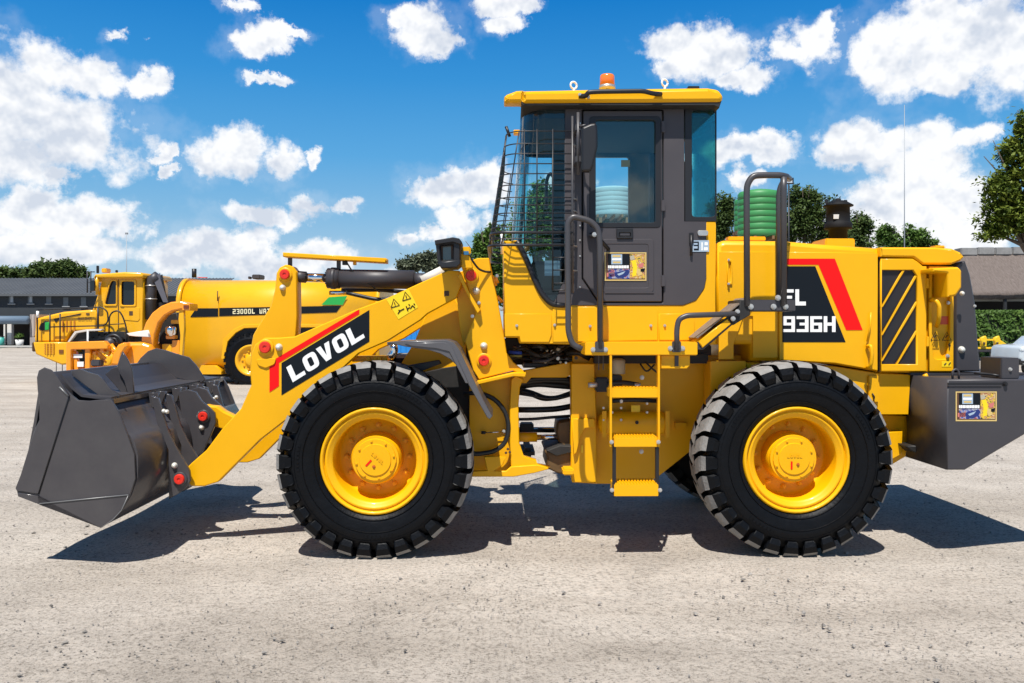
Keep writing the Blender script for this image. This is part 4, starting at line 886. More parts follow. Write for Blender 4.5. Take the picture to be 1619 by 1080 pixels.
# ---- cab
DOORWIN = [(935,187),(1042,187),(1042,357),(935,357)]
def build_cab():
    d = .33
    tub = plate('cab_tub', [(797,381),(818,380),(826,396),(834,412),(845,440),(857,468,.05),(873,482,.03),(1080,482),(1100,474,.03),(1113,456,.06),(1116,440),(1116,350),(1132,350),(1132,545),(925,545),(822,543),(820,534),(798,534)], d, 1.50, YEL, bev=.006, label='yellow lower cab body')
    # bolted skirt panels
    plate('skirt_panel', [(798,496),(872,496),(872,530),(868,541),(823,541),(821,532),(798,532)], d-.010, .01, YEL, tub, bev=.003)
    plate('skirt_panel', [(874,485),(1040,485),(1040,538),(874,541)], d-.008, .008, YEL, tub, bev=.003)
    plate('skirt_panel', [(1042,496),(1098,496),(1098,538),(1042,538)], d-.009, .009, YEL, tub, bev=.003)
    for x, y in ((817,515),(877,514),(933,516),(1029,515),(1051,515)): pbolt(x, y, d-.012, .011, tub)
    # dark shell with door opening
    outer = [(893,163),(1082,163),(1082,350),(1117,350),(1117,440),(1114,456,.06),(1101,475,.03),(1080,483),(873,483),(880,470),(893,440)]
    hole = [(920,173),(1049,173),(1049,479),(946,479),(920,441)]
    sh = plate('cab_shell', outer, d-.006, .05, CAB, bev=.004, holes=[(hole, .012)], label='charcoal cab frame')
    ol = fillet(xz(outer, d), 0); wl = fillet(xz(DOORWIN, d), .02)
    link('cab_shell', plate_mesh([ol, wl], 1.80, 1.84, .003), L, CAB, label='far side of the cab frame')
    # door with window, emboss, handle, hinges
    dr = plate('door', [(922,175),(1047,175),(1047,477),(947,477),(922,440)], d-.014, .035, CAB, r=.012, bev=.005, holes=[(DOORWIN, .03)])
    plate('door_jamb', [(915,168),(1054,168),(1054,484),(940,484),(915,447)], d+.052, .03, BLK, sh, bev=.002, holes=[([(932,184),(1046,184),(1046,360),(932,360)], .02)])
    gk = plate('window_seal', [(932,184),(1045,184),(1045,360),(932,360)], d-.018, .01, BLK, dr, r=.03, bev=.003, holes=[([(942,190),(1036,190),(1036,352),(942,352)], .02)])
    pbox('window_glass', 934,186,1043,358, d+.004, .005, GLS, dr, .0)
    plate('door_recess', [(952,378),(1034,378),(1034,462),(952,462)], d-.017, .006, CAB, dr, r=.03, bev=.003, holes=[([(956,386),(1025,386),(1025,455),(956,455)], .02)])
    pbox('emboss_line', 956,461,1034,464, d-.020, .006, CAB, dr, .002)
    plate('door_handle', [(975,361),(1001,361),(1001,377),(975,377)], d-.030, .018, BLK, dr, r=.008, bev=.003, holes=[([(979,368),(997,368),(997,374),(979,374)], .004)])
    pbox('handle_paddle', 980,368,996,373, d-.026, .008, GRY, dr, .003)
    for y in (200,325,444): pbox('hinge', 1046,y-9,1052,y+9, d-.030, .022, CAB, dr, .004)
    decal('window_label', [(982,253),(996,253),(996,264),(982,264)], d+.0, mat('dark_label', (.03,.05,.04), .5), dr)
    sticker(dr, 956,399,1022,444, d-.019)
    # rear quarter: black border glass wrapping to the back
    rq = plate('quarter_frame', [(1083,163),(1133,163),(1133,350),(1083,350)], d-.004, .012, BLK, bev=.002, holes=[([(1094,174),(1131,174),(1131,343),(1094,343)], .03)])
    pbox('quarter_glass', 1093,172,1133,345, d+.0, .005, GLQ, rq, .0)
    xr = P(1133,0,d).x; zt = P(0,165,d).z; zb = P(0,350,d).z
    box('rear_glass', (xr-.006, d+.012, zb), (xr, 1.80, zt), GLQ, rq, 0)
    ql = xz([(1094,174),(1131,174),(1131,343),(1094,343)], d)
    link('quarter_frame', plate_mesh([[(x, z) for x, z, *_ in xz([(1083,163),(1133,163),(1133,350),(1083,350)], d)], fillet(ql, .03)], 1.81, 1.83, .002), L, BLK)
    pbox('door_stay', 1090,368,1097,385, d-.02, .012, BLK, sh, .003); ptube('door_stay', [(1093,372,d-.02),(1093,404,d-.02)], .010, BLK, sh, 0)
    plate('lock', [(1103,364),(1120,364),(1120,373),(1103,373)], d-.02, .012, STL, sh, r=.02, bev=.003)
    dc_ = decal('emblem_sticker', [(1095,380),(1121,380),(1121,398),(1095,398)], d-.010, SKYP, sh, label='small white emblem sticker')
    for (a, b, c, e) in ((1097,382,1105,384),(1097,387,1105,389),(1097,393,1105,396),(1103,384,1105,393),(1109,383,1111,396),(1114,383,1119,388),(1113,391,1119,396)): decal('print', [(a,b),(c,b),(c,e),(a,e)], d-.011, WHT if a > 1108 else DBLK, dc_)
    for y in (174,215,357,380,405,454): pbolt(917, y-20 if y < 300 else y, d-.008, .007, sh)
    # curved front glass
    zs = [162, 200, 250, 300, 340, 380, 420, 450, 478]
    xf = {162:824, 200:822, 250:819, 300:815, 340:812, 380:809, 420:806, 450:804, 478:803}
    rows = []
    for y in zs:
        zz = P(0, y, d).z; xa = P(893,0,d).x; x1 = P(862,0,d).x; x2 = P(xf[y], 0, .62).x
        row = [(xa, d+.004, zz), (x1, d+.006, zz)]
        for k in range(1, 9):
            t = math.pi/2*k/8; row.append((x1-(x1-x2)*math.sin(t), d+.006+.34*(1-math.cos(t)), zz))
        ymid = (d+1.84)/2; row += [(x, 2*ymid-yy, z) for x, yy, z in row[::-1]]; rows.append(row)
    wg = link('windshield', grid_mesh(rows), L, GLS)
    # black header behind the glass top, dash, interior
    rows2 = [[(x+.012, y, z) for x, y, z in r] for r in rows[:2]]; rows2[1] = [(x, y, P(0,183,d).z) for x, y, z in rows2[1]]
    link('glass_header', grid_mesh(rows2), wg, BLK)
    rl = [[(x+.01, y, P(0,466,d).z) for x, y, z in rows[-2]], [(x+.01, y, z) for x, y, z in rows[-1]]]; link('glass_sill', grid_mesh(rl), wg, BLK)
    box('headliner', (P(826,0,d).x+.1, d+.06, P(0,176,d).z), (xr-.05, 1.78, P(0,163,d).z), mat('headliner', (.035,.035,.04), .8), L, .01)
    INT = mat('cab_interior', (.045,.045,.05), .7)
    box('cab_floor', (P(812,0,.6).x, d+.06, P(0,478,d).z-.05), (xr-.03, 1.78, P(0,474,d).z), INT, L, .01)
    st = box('seat', (P(985,0,1.1).x, .85, P(0,440,1).z), (P(1060,0,1.1).x, 1.33, P(0,405,1).z), BLK, L, .04)
    o = box('seat_back', (-.06, -.23, 0), (.06, .23, .62), BLK, st, .04); o.location = (.22, 0, .40); o.rotation_euler = (0, R(10), 0)
    o = box('headrest', (-.05, -.13, 0), (.05, .13, .16), BLK, st, .03); o.location = (.30, 0, .78)
    ptube('steering_column', [(880,470,1.1),(888,420,1.1),(905,380,1.1)], .03, BLK)
    bm = bmesh.new(); cc = P(905,378,1.1)
    bm_tube(bm, [cc+Vector((.19*math.cos(a)*.86, .19*math.sin(a), -.19*math.cos(a)*.5)) for a in [2*math.pi*k/24 for k in range(25)]], .013, 8); link('steering_wheel', bm_done(bm, True), L, BLK)
    box('dashboard', (P(835,0,1).x, .75, P(0,470,1).z), (P(885,0,1).x, 1.45, P(0,415,1).z), INT, L, .03)
    pbox('paper_notice', 861,412,885,436, d+.02, .002, SKYP, wg, 0, label='plain pale paper behind the glass')
    # a hand mirror on the far side and far grab loop seen through the glass
    ptube('grab_loop', [(864,330,1.9),(864,285,1.9),(870,272,1.9),(878,285,1.9),(878,340,1.9)], .016, RAIL)
    # roof
    rm = plate('roof', [(825,143),(960,140),(1120,138),(1137,141,.05),(1145,152,.06),(1141,162,.03),(830,164),(825,162)], .20, 1.78, YEL, r=.01, bev=.03, label='yellow cab roof')
    plate('roof_horn', [(797,153),(801,149),(817,143),(828,142.5),(828,163),(822,161),(797,161)], .21, .16, YEL, rm, r=.008, bev=.02)
    xr0 = P(845,0,.2).x
    def shear(o):
        for v in o.data.vertices:
            if v.co.x < xr0: v.co.x += .03*max(0, (v.co.y-.2)/1.78)
    shear(rm)
    ru = link('roof_underside', plate_mesh([[(x, z) for x, z, *_ in xz([(824,160),(1142,158),(1138,170),(1130,166),(828,166),(824,164)], .2)]], .215, 1.965, .004), rm, BLKM); shear(ru)
    pbox('roof_hatch', 1088,136,1106,140, .7, .4, BLK, rm, .003)
    ptube('roof_grab_rail', [(917,152,.20),(926,152,.17),(930,146,.15),(945,145,.15),(1018,144,.15),(1032,148,.16),(1045,149,.20)], .017, BLK, rm, .05)
    for x, y in ((917,150),(930,153),(1041,148)): pbolt(x, y, .19, .014, rm)
    bc = lathe_mesh([(.058,0),(.056,.08),(.05,.092),(.02,.096)], 24, cap0=True, cap1=True); bc.materials.append(mat('amber_lens', (.85,.20,.02), .25, coat=.5))
    o = link('beacon', bc, rm, loc=P(960,137.5,.75)); o.rotation_euler = (R(90), 0, 0)
    bb = lathe_mesh([(.064,-.02),(.064,.006),(.058,.006)], 24, cap0=True, cap1=True); bb.materials.append(STL); o2 = link('beacon_base', bb, rm, loc=P(960,137,.75)); o2.rotation_euler = (R(90), 0, 0)
    for x, y in ((907,135),(1051,131)):
        c = P(x, y, .5); bm = bmesh.new(); bm_tube(bm, [c+Vector((.024*math.cos(a), .012*math.cos(a), .026*math.sin(a))) for a in [2*math.pi*k/16 for k in range(17)]], .0075, 8)
        bm_tube(bm, [c-Vector((0,0,.026)), c-Vector((0,0,.06))], .010, 8); link('lifting_eye', bm_done(bm, True), rm, WHT)
    # front work lamp far corner
    pbox('far_lamp', 812,205,826,211, 1.9, .1, YEL, rm, .005)
    # mirror and arm
    ma = ptube('mirror_arm', [(914,178,.14),(914,276,.14)], .012, RAIL, L, 0); pbox('arm_bracket', 910,196,919,206, .13, .2, RAIL, ma, .003); pbox('arm_bracket', 910,246,919,256, .13, .2, RAIL, ma, .003)
    mi = plate('mirror', [(920,201),(934,195),(943,194),(945,206),(945,232),(938,262),(934,271),(920,271)], .04, .07, BLK, r=.02, bev=.015)
    mi['label'] = 'black wing mirror'; ptube('mirror_stalk', [(914,200,.14),(926,198,.10)], .008, RAIL, mi, 0)
    # protective wire cage in front of the glass
    cg = bpy.data.objects.new('screen_guard', None); COL.objects.link(cg); cg.parent = L; cg['label'] = 'black wire mesh screen guard'
    WR = mat('wire', (.02,.02,.022), .4)
    def fx(y): return 801-(y-195)/175*26
    def prow(y, full=True):
        dn = .20; zz = P(0, y, dn).z; x2 = P(fx(y), 0, .36).x; x1 = x2+.13
        out = [(P(906,0,dn).x, dn, zz), (x1, dn, zz)]
        for k in range(1, 7):
            t = math.pi/2*k/6; out.append((x1-(x1-x2)*math.sin(t), dn+.16*(1-math.cos(t)), zz))
        if full:
            ym = 1.085; out += [(x, 2*ym-yy, z) for x, yy, z in out[:1:-1]]
        return out
    ys = [204,224,240,256,272,290,310,322,335,347,357,366,376,386]
    for y in ys: tube('wire', prow(y), .011 if y in (366, 386) else .0045, WR, cg, 6, 0)
    ptube('window_gasket', [(817,381,.325),(826,397,.325),(834,414,.325),(845,442,.325),(857,466,.325),(873,482,.325),(893,483,.325)], .020, BLK, wg, .05, 8)
    for y in (406,426,447,458):
        q = prow(y, False)[:2]; q[1] = (P(873, 0, .2).x, .2, q[1][2]); tube('wire', q, .0045, WR, cg, 6, 0)
    # uprights: same place along each row
    def at_row(row, s):
        ps = [Vector(p) for p in row]; ln = [0]
        for i in range(1, len(ps)): ln.append(ln[-1]+(ps[i]-ps[i-1]).length)
        t = s*ln[-1]
        for i in range(1, len(ps)):
            if ln[i] >= t: k = (t-ln[i-1])/max(1e-6, ln[i]-ln[i-1]); return ps[i-1].lerp(ps[i], k)
        return ps[-1]
    def bent(y, s_):   # along the bent front part, 0 near corner .. 1 far corner
        return at_row(prow(y)[1:], s_)
    for px, y1 in ((829,392),(849,392),(874,458)):
        tube('wire', [P(px, y, .196) for y in (204, 386 if y1 < 400 else y1)], .0045, WR, cg, 6, 0)
    for i in range(14):
        tube('wire', [bent(y, .02+i*.96/13) for y in (204,252,300,330,363,386)], .0045, WR, cg, 6, 0)
    tube('guard_frame', [Vector((P(905,0,.2).x, .2, P(0,180,.2).z)), Vector((P(905,0,.2).x, .2, P(0,462,.2).z))], .009, RAIL, cg, 8, 0)
    for y in (204,224,310,330,386,426): tube('guard_clip', [(P(905,0,.2).x, .2, P(0,y,.2).z), (P(912,0,.32).x, .32, P(0,y,.2).z)], .006, STL, cg, 6, 0)
    ptube('cage_strut', [(793,370,.62),(794,402,.62)], .012, WHT, cg, 0); ptube('cage_strut', [(800,200,.9),(806,216,.9)], .012, BLK, cg, 0)
    # grab rails beside the door
    hr = ptube('grab_rail', [(920,552,.06),(905,545,.06),(898.5,525,.06),(897.5,352,.06),(905,342,.06),(933,349,.06),(946,362,.06),(948.5,385,.06),(949,550,.06)], .0215, RAIL, L, .09)
    ptube('rail_stay', [(942,372,.08),(950,380,.2),(962,394,.31)], .014, BLK, hr, .03)
    ptube('rail_stay', [(935,372,.08),(940,372,.3)], .02, BLK, hr, 0); pbolt(940,371,.06,.018,hr)
    # platform, its bolts, steps
    pf = pbox('platform', 925,541,1103,562, .06, .30, YEL, L, .006)
    for x, y in ((938,553),(957,553),(1060,551),(1079,551)): pbolt(x, y, .058, .019, pf)
    for x in (948, 1070): pbox('rail_foot', x-7,540,x+7,557, .045, .02, RAIL, pf, .004)
    plate('platform_box', [(1045,562),(1091,562),(1091,578),(1086,583),(1045,583)], .10, .2, YEL, pf, bev=.004)
    pbox('box_slot', 1067,562,1073,579, .09, .012, GRY, pf, .001)
    ptube('grab_rail', [(1070,553,.04),(1070,520,.04),(1073,505,.04),(1085,499,.04),(1168,496,.04)], .0195, RAIL, L, .08)
    for x, y in ((1159,504),(1166,493)): pbolt(x, y, .03, .018)
    # sloping tread between the platforms
    sp = plate('sloping_tread', [(1105,540),(1150,504),(1156,512),(1111,550)], .05, .3, YEL, bev=.004)
    p0, p1 = P(1105,538,.06), P(1181,474,.06)
    rows = [[(p0.x-.01, y, p0.z+.012), (p1.x, y, p1.z+.01)] for y in (.06, .34)]
    link('tread_plate', grid_mesh(rows, False, .008), sp, TREADG)
    plate('tread_stringer', [(1103,541),(1172,482),(1183,482),(1183,490),(1170,500),(1160,512),(1112,553),(1103,553)], .07, .015, GRY, sp, bev=.003)
    up = pbox('upper_platform', 1170,474,1258,492, .05, .33, GRY, L, .005)
    plate('platform_bracket', [(1170,474),(1186,474),(1186,498),(1160,514),(1156,506),(1170,492)], .045, .2, BLKM, up, bev=.004)
    for x, y in ((1187,485),(1223,485),(1242,485),(1230,471)): pbolt(x, y, .042, .021, up)
    ptube('tall_grab_rail', [(1181,484,.05),(1180.5,310,.05),(1181,292,.05),(1190,278,.05),(1205,277,.05),(1234,277,.05),(1243,279,.08),(1248,283,.3)], .0225, RAIL, L, .08)
    ptube('tall_grab_rail', [(1239,484,.05),(1239,300,.05),(1239,280,.05)], .0235, RAIL, L, 0)
    ptube('tall_grab_rail', [(1231.5,470,.36),(1231.5,310,.36),(1234,295,.36),(1243,281,.36)], .0225, RAIL, L, .08)
    # ladder
    for i, (x0, y0, x1, y1) in enumerate(((965,615,1043,629),(971,692,1040,707),(971,766,1041,785))):
        t_ = pbox('ladder_step', x0,y0,x1,y1, .04, .20, YEL, pf, .003)
        a = P(x0+1, y0, .04); b = P(x1-1, y0, .04)
        bm = bmesh.new(); n = 14
        for k in range(n):
            x = a.x+(b.x-a.x)*(k+.15)/n; w2 = (b.x-a.x)/n*.6
            for yy in (.045,.10,.155,.21): bm_box(bm, (x, yy, a.z), (x+w2, yy+.018, a.z+.009))
        link('grip_teeth', bm_done(bm), t_, YEL)['kind'] = 'stuff'
    for x in (966,1042):
        pbox('ladder_rail', x-1.6,562,x+1.6,707, .03, .05, YEL, pf, .003)
        pbolt(x+(1 if x<1000 else -1), 699, .03, .015, pf)
    for x in (971.5,1039.5):
        pbox('ladder_strap', x-2.6,700,x+2.6,783, .05, .04, BLK, pf, .003); pbolt(x-(4 if x < 1000 else -4), 775, .045, .016, pf)
    for x in (946,953): pbox('rail_stay', x,560,x+1.5,585, .2, .01, RAIL, pf, .001)
    pbox('cab_subframe', 925,545,1125,572, .75, .8, GRY, L, .01)
build_cab()

# ================================================================== THE YARD BEHIND
def Q(px, py, dist):
    """photo position of a point dist metres in front of the camera -> world"""
    return Vector(((px-VX)/F*dist, dist-D, H-(py-HY)/F*dist))
def base_thing(name, label, cat, px, dist, group=None):
    p = Q(px, 515, dist); p.z = 0
    o = thing(name, label, cat, p, 0, group); OFF[o.name] = p; return o
def qxz(pts, dist): return [(lambda q, r: (q.x, q.z)+tuple(r))(Q(p[0], p[1], dist), p[2:]) for p in pts]
def qplate(name, pts, dist, th, m, parent, r=0, bev=.006, holes=(), label=None):
    lo = [fillet(qxz(pts, dist), r)]+[fillet(qxz(h, dist), hr) for h, hr in holes]
    return link(name, plate_mesh(lo, dist-D, dist-D+th, bev), parent, m, label=label)
def qbox(name, x0, y0, x1, y1, dist, th, m, parent, bev=.004, label=None):
    a = Q(x0, y1, dist); b = Q(x1, y0, dist)
    return box(name, (a.x, a.y, a.z), (b.x, a.y+th, b.z), m, parent, bev, label)
def qtube(name, pts, r, m, parent, rad=.0, seg=6, label=None): return tube(name, [Q(*p) for p in pts], r, m, parent, seg, rad, label)

def foliage_mat(name, c0, c1, c2):
    m = bpy.data.materials.new(name); m.use_nodes = True; t = m.node_tree; b = t.nodes['Principled BSDF']; b.inputs['Roughness'].default_value = .6; b.inputs['Specular IOR Level'].default_value = .25
    tc = t.nodes.new('ShaderNodeTexCoord'); n = t.nodes.new('ShaderNodeTexNoise'); n.inputs['Scale'].default_value = 1.3; n.inputs['Detail'].default_value = 5; n.inputs['Roughness'].default_value = .75
    t.links.new(tc.outputs['Object'], n.inputs['Vector']); r = t.nodes.new('ShaderNodeValToRGB'); t.links.new(n.outputs['Fac'], r.inputs[0])
    r.color_ramp.elements.new(.5)
    for e, (p, c) in zip(r.color_ramp.elements, ((.30, c0), (.5, c1), (.70, c2))): e.position = p; e.color = (*c, 1)
    t.links.new(r.outputs[0], b.inputs['Base Color'])
    tr = t.nodes.new('ShaderNodeBsdfTranslucent'); t.links.new(r.outputs[0], tr.inputs[0]); mx = t.nodes.new('ShaderNodeMixShader'); mx.inputs[0].default_value = .18
    t.links.new(b.outputs[0], mx.inputs[1]); t.links.new(tr.outputs[0], mx.inputs[2]); t.links.new(mx.outputs[0], t.nodes['Material Output'].inputs[0]); return m
FD = foliage_mat('dark_leaves', (.030,.050,.014), (.060,.10,.024), (.11,.15,.035))
FM = foliage_mat('mid_leaves', (.035,.075,.012), (.075,.145,.025), (.14,.22,.04))
FG = foliage_mat('grey_green_leaves', (.06,.075,.045), (.11,.13,.08), (.17,.19,.12))
FR = foliage_mat('broad_leaves', (.035,.065,.008), (.11,.15,.018), (.24,.27,.035))
BRK = mat('bark', (.10,.075,.055), .9, noise=.4, nscale=6, bump=.5, bscale=12)
from mathutils import noise as mn
def leaves(bm, blobs, dist, n, size, rnd, depth=1.0, clump=.55):
    """leaf sized faces gathered in clumps through each lobe of a crown"""
    tot = sum(rx*ry for _, _, rx, ry in blobs)
    s = dist/F
    for (px, py, rx, ry) in blobs:
        c = Q(px, py, dist); k = int(n*rx*ry/tot); ncl = max(5, int(k/26))
        RX, RZ, RY = rx*s, ry*s, (rx+ry)/2*s*depth
        for _ in range(ncl):
            v = Vector((rnd.gauss(0,1), rnd.gauss(0,1), rnd.gauss(0,1))).normalized()*(rnd.random()**.42)*rnd.uniform(.85,1.12)
            cc = c+Vector((v.x*RX, v.y*RY, v.z*RZ)); cr = min(RX, RZ)*rnd.uniform(.12,.30)*clump*1.6+size*.6
            for _ in range(26):
                p = cc+Vector((rnd.gauss(0,.55), rnd.gauss(0,.55), rnd.gauss(0,.42)))*cr
                if p.z < .05: continue
                a = Vector((rnd.gauss(0,1), rnd.gauss(0,1), rnd.gauss(0,.7))).normalized(); up = Vector((rnd.uniform(-.6,.6), rnd.uniform(-.9,.3), 1)).normalized()
                b = a.cross(up).normalized(); ls = size*rnd.uniform(.6,1.3)
                q = [p+a*ls*.5, p+b*ls*.26, p-a*ls*.5, p-b*ls*.26]
                bm.faces.new([bm.verts.new(x) for x in q])
def tree(px, dist, blobs, n, size, m, label, group=None, trunk=.22, seed=1, name='tree', depth=1.0, category='tree'):
    t = base_thing(name, label, category, px, dist, group); rnd = random.Random(seed)
    bm = bmesh.new(); leaves(bm, blobs, dist, int(n*1.9), size*1.35, rnd, depth)
    me = bpy.data.meshes.new('m'); bm.to_mesh(me); bm.free(); link('crown', me, t, m)
    bm = bmesh.new(); b0 = Q(px, 515, dist); b0.z = -.05; hs = [Q(x, y, dist) for x, y, _, _ in blobs]
    top = max(hs, key=lambda v: v.z); fork = b0.lerp(Vector((top.x, top.y, top.z)), .42); fork.x = b0.x+(top.x-b0.x)*.2
    bm_tube(bm, [b0, b0.lerp(fork, .5)+Vector((.1,0,0)), fork], trunk, 8, radii=[trunk*1.3, trunk, trunk*.8])
    for h in hs:
        mid = fork.lerp(h, .5)+Vector((rnd.uniform(-.3,.3), rnd.uniform(-.3,.3), .2)); bm_tube(bm, [fork, mid, h], trunk*.4, 5, radii=[trunk*.55, trunk*.35, trunk*.1])
        for _ in range(2): bm_tube(bm, [mid, h+Vector((rnd.uniform(-1,1), rnd.uniform(-1,1), rnd.uniform(0,.8)))*trunk*4], trunk*.15, 4, radii=[trunk*.25, trunk*.05])
    link('trunk', bm_done(bm, True), t, BRK); return t

def build_trees():
    tree(1640, 38, [(1600,345,55,32),(1660,330,70,45),(1590,300,45,26),(1620,270,45,34),(1600,240,24,26),(1650,220,50,50),(1625,200,22,22),(1575,370,30,14),(1700,280,60,80),(1580,325,25,18)], 15000, .17, FR, 'tall broad leaved tree behind the thatched roof at the right edge', trunk=.3, seed=2, name='broadleaf_tree')
    tree(1120, 50, [(1140,345,22,40),(1150,330,16,22),(1120,370,40,24)], 4200, .16, FD, 'dark bush like tree between the cab and the green water tank', seed=3)
    tree(1270, 50, [(1255,345,32,36),(1275,320,18,26),(1262,310,14,16),(1295,350,32,36),(1290,318,8,22),(1240,370,30,24),(1320,372,26,22)], 9500, .15, FD, 'dark green bushy tree behind the tall grab rail of the loader', seed=4)
    tree(1355, 54, [(1352,365,26,26),(1362,355,16,18),(1345,385,36,20)], 4200, .16, FD, 'small dark tree right of the black air pre-cleaner', seed=5)
    tree(1404, 64, [(1402,375,16,16),(1398,368,10,14),(1410,390,24,18)], 2600, .2, FM, 'small pointed tree left of the tall thin mast', seed=6)
    tree(1450, 64, [(1448,378,20,18),(1440,368,10,12),(1462,386,18,14),(1430,392,26,16)], 3000, .2, FM, 'small rounded tree right of the tall thin mast', seed=7)
    tree(770, 40, [(765,385,18,14),(782,372,16,14),(756,398,12,12),(778,415,24,26),(790,450,24,30),(772,375,10,10)], 5200, .15, FM, 'bright green bush behind the loader tower and the wire guard', seed=8, name='bush')
    tree(850, 42, [(846,345,34,36),(862,320,26,26),(838,375,46,30),(880,385,40,34),(856,300,12,14)], 8000, .16, FM, 'bright green tree seen through the front cab glass', seed=9)
    tree(660, 85, [(650,418,20,12),(676,410,18,12),(690,418,24,16),(640,424,12,7)], 3600, .3, FG, 'hazy grey green gum tree beyond the lift arm', seed=10)
    tree(970, 46, [(960,345,30,14),(985,350,34,16),(1000,370,50,20)], 3600, .17, FM, 'low green tree seen through the door window', seed=11)
    tree(30, 100, [(20,437,30,12),(0,434,24,10)], 2600, .36, FD, 'low rounded tree above the dark roof at the left edge', seed=12)
    tree(62, 98, [(58,433,18,12),(68,425,14,12)], 2200, .34, FD, 'tree with a pointed top behind the dark building', seed=13)
    tree(105, 98, [(95,428,24,14),(118,432,20,11),(106,422,14,10)], 3400, .34, FD, 'widest of the trees behind the dark building', seed=14)
build_trees()

# ---- long dark building on the left
def build_left_building():
    dist = 64
    b = base_thing('warehouse', 'long charcoal building with a grey roof and blue awning at the left', 'building', 100, dist)
    WL = mat('charcoal_wall', (.030,.036,.042), .8, noise=.15, nscale=.6, bump=.2, bscale=8); RF = mat('slate_roof_sheet', (.085,.092,.10), .6, noise=.12, nscale=.7)
    a = Q(-180, 512, dist); e = Q(330, 468, dist)
    zt = Q(0, 466, dist).z; y0 = dist-D
    # wall with a ground floor recess
    box('wall', (a.x, y0, Q(0,502,dist).z), (e.x, y0+.3, zt), WL, b, .01)
    box('wall', (Q(55,0,dist).x, y0+.01, 0), (e.x, y0+.29, Q(0,502,dist).z), WL, b, .01)
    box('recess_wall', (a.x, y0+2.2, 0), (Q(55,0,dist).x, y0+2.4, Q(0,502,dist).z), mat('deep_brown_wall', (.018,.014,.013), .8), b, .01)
    zr = Q(0,440,dist+5).z
    bm = bmesh.new(); x0, x1 = a.x-.3, e.x+.3
    nrb = 90
    for i in range(nrb):   # standing seam sheets
        xa = x0+(x1-x0)*i/nrb; xb = x0+(x1-x0)*(i+1)/nrb
        q = [(xa, y0-.35, zt+.05), (xb-.04, y0-.35, zt+.05), (xb-.04, y0+5, zr), (xa, y0+5, zr)]; bm.faces.new([bm.verts.new(p) for p in q])
        q = [(xb-.04, y0-.35, zt+.05), (xb-.04, y0-.35, zt+.10), (xb-.04, y0+5, zr+.05), (xb-.04, y0+5, zr)]; bm.faces.new([bm.verts.new(p) for p in q])
        q = [(xb-.04, y0-.35, zt+.10), (xb, y0-.35, zt+.05), (xb, y0+5, zr), (xb-.04, y0+5, zr+.05)]; bm.faces.new([bm.verts.new(p) for p in q])
    link('roof', bm_done(bm), b, RF)
    box('fascia', (x0, y0-.42, zt-.12), (x1, y0-.34, zt+.06), RF, b, .01)
    box('rear_wall', (a.x, y0+5, 0), (e.x, y0+5.3, zr-.05), WL, b, 0)
    WN = mat('faded_window', (.10,.115,.13), .3, noise=.2); SL = mat('window_sill', (.25,.26,.27), .7)
    for i, x in enumerate((18, 48, 77, 104, 132, 160)):
        f = qbox('window', x-4, 466+(i>2)*4, x+4, 480+(i>2)*4, dist-.03, .06, WN, b, .005); qbox('sill', x-6, 480+(i>2)*4, x+6, 481.5+(i>2)*4, dist-.12, .1, SL, f, .005)
        if i < 2: qbox('pane', x-1.5, 468, x+2.5, 478, dist-.06, .02, mat('lit_pane', (.30,.33,.36), .3), f, .0)
    bm = bmesh.new(); c = Q(0,506,dist-.8); bm_tube(bm, [(Q(-150,0,dist).x, c.y, c.z), (Q(54,0,dist).x, c.y, c.z)], .30, 12); link('awning', bm_done(bm, True), b, mat('steel_blue_awning', (.14,.20,.27), .5))
    WC = mat('white_column', (.62,.61,.58), .7)
    qbox('column', 11, 512, 18, 545.2, dist, .35, WC, b, .02); qbox('column', 5.5, 513, 8, 545.2, dist+.2, .15, WC, b, .01)
    PB = mat('stone_pier', (.35,.30,.27), .8, noise=.3, nscale=3); qbox('pier', 47, 497, 57, 549, dist-.5, .6, PB, b, .02)
    k = qbox('kerb', -160, 546.5, 54, 549.5, dist-1.2, .35, mat('pale_kerb', (.45,.44,.41), .9), None, .02); k['label'] = 'pale kerb running in front of the dark building'; k['category'] = 'kerb'
    pot = base_thing('planter', 'white pot with a small green plant under the blue awning', 'plant pot', 31, dist-.6)
    pr = lathe_mesh([(.16,0),(.22,.25),(.27,.55),(.25,.56),(.23,.50)], 16, cap0=True); pr.materials.append(WC)
    bm = bmesh.new(); bmesh.ops.create_cone(bm, segments=16, radius1=.2, radius2=.3, depth=.6, cap_ends=True); o = link('pot', bm_done(bm, True), pot, WC, loc=Q(31,515,dist-.6)*1.0); o.location.z = .3
    bm = bmesh.new(); leaves(bm, [(31,531,6,5)], dist-.6, 260, .16, random.Random(4), 1, .5); me = bpy.data.meshes.new('m'); bm.to_mesh(me); bm.free(); link('plant', me, pot, FM)
    bn = base_thing('drum', 'small turquoise drum at the foot of the building by the left edge', 'drum', 2, dist-.6)
    bm = bmesh.new(); bmesh.ops.create_cone(bm, segments=16, radius1=.2, radius2=.2, depth=.8, cap_ends=True); o = link('drum_body', bm_done(bm, True), bn, mat('turquoise', (.05,.33,.28), .5), loc=Q(2,515,dist-.6)); o.location.z = .4
    bm = bmesh.new(); bmesh.ops.create_cone(bm, segments=16, radius1=.21, radius2=.21, depth=.05, cap_ends=True); o = link('lid', bm_done(bm, True), bn, BLK, loc=Q(2,515,dist-.6)); o.location.z = .82
build_left_building()

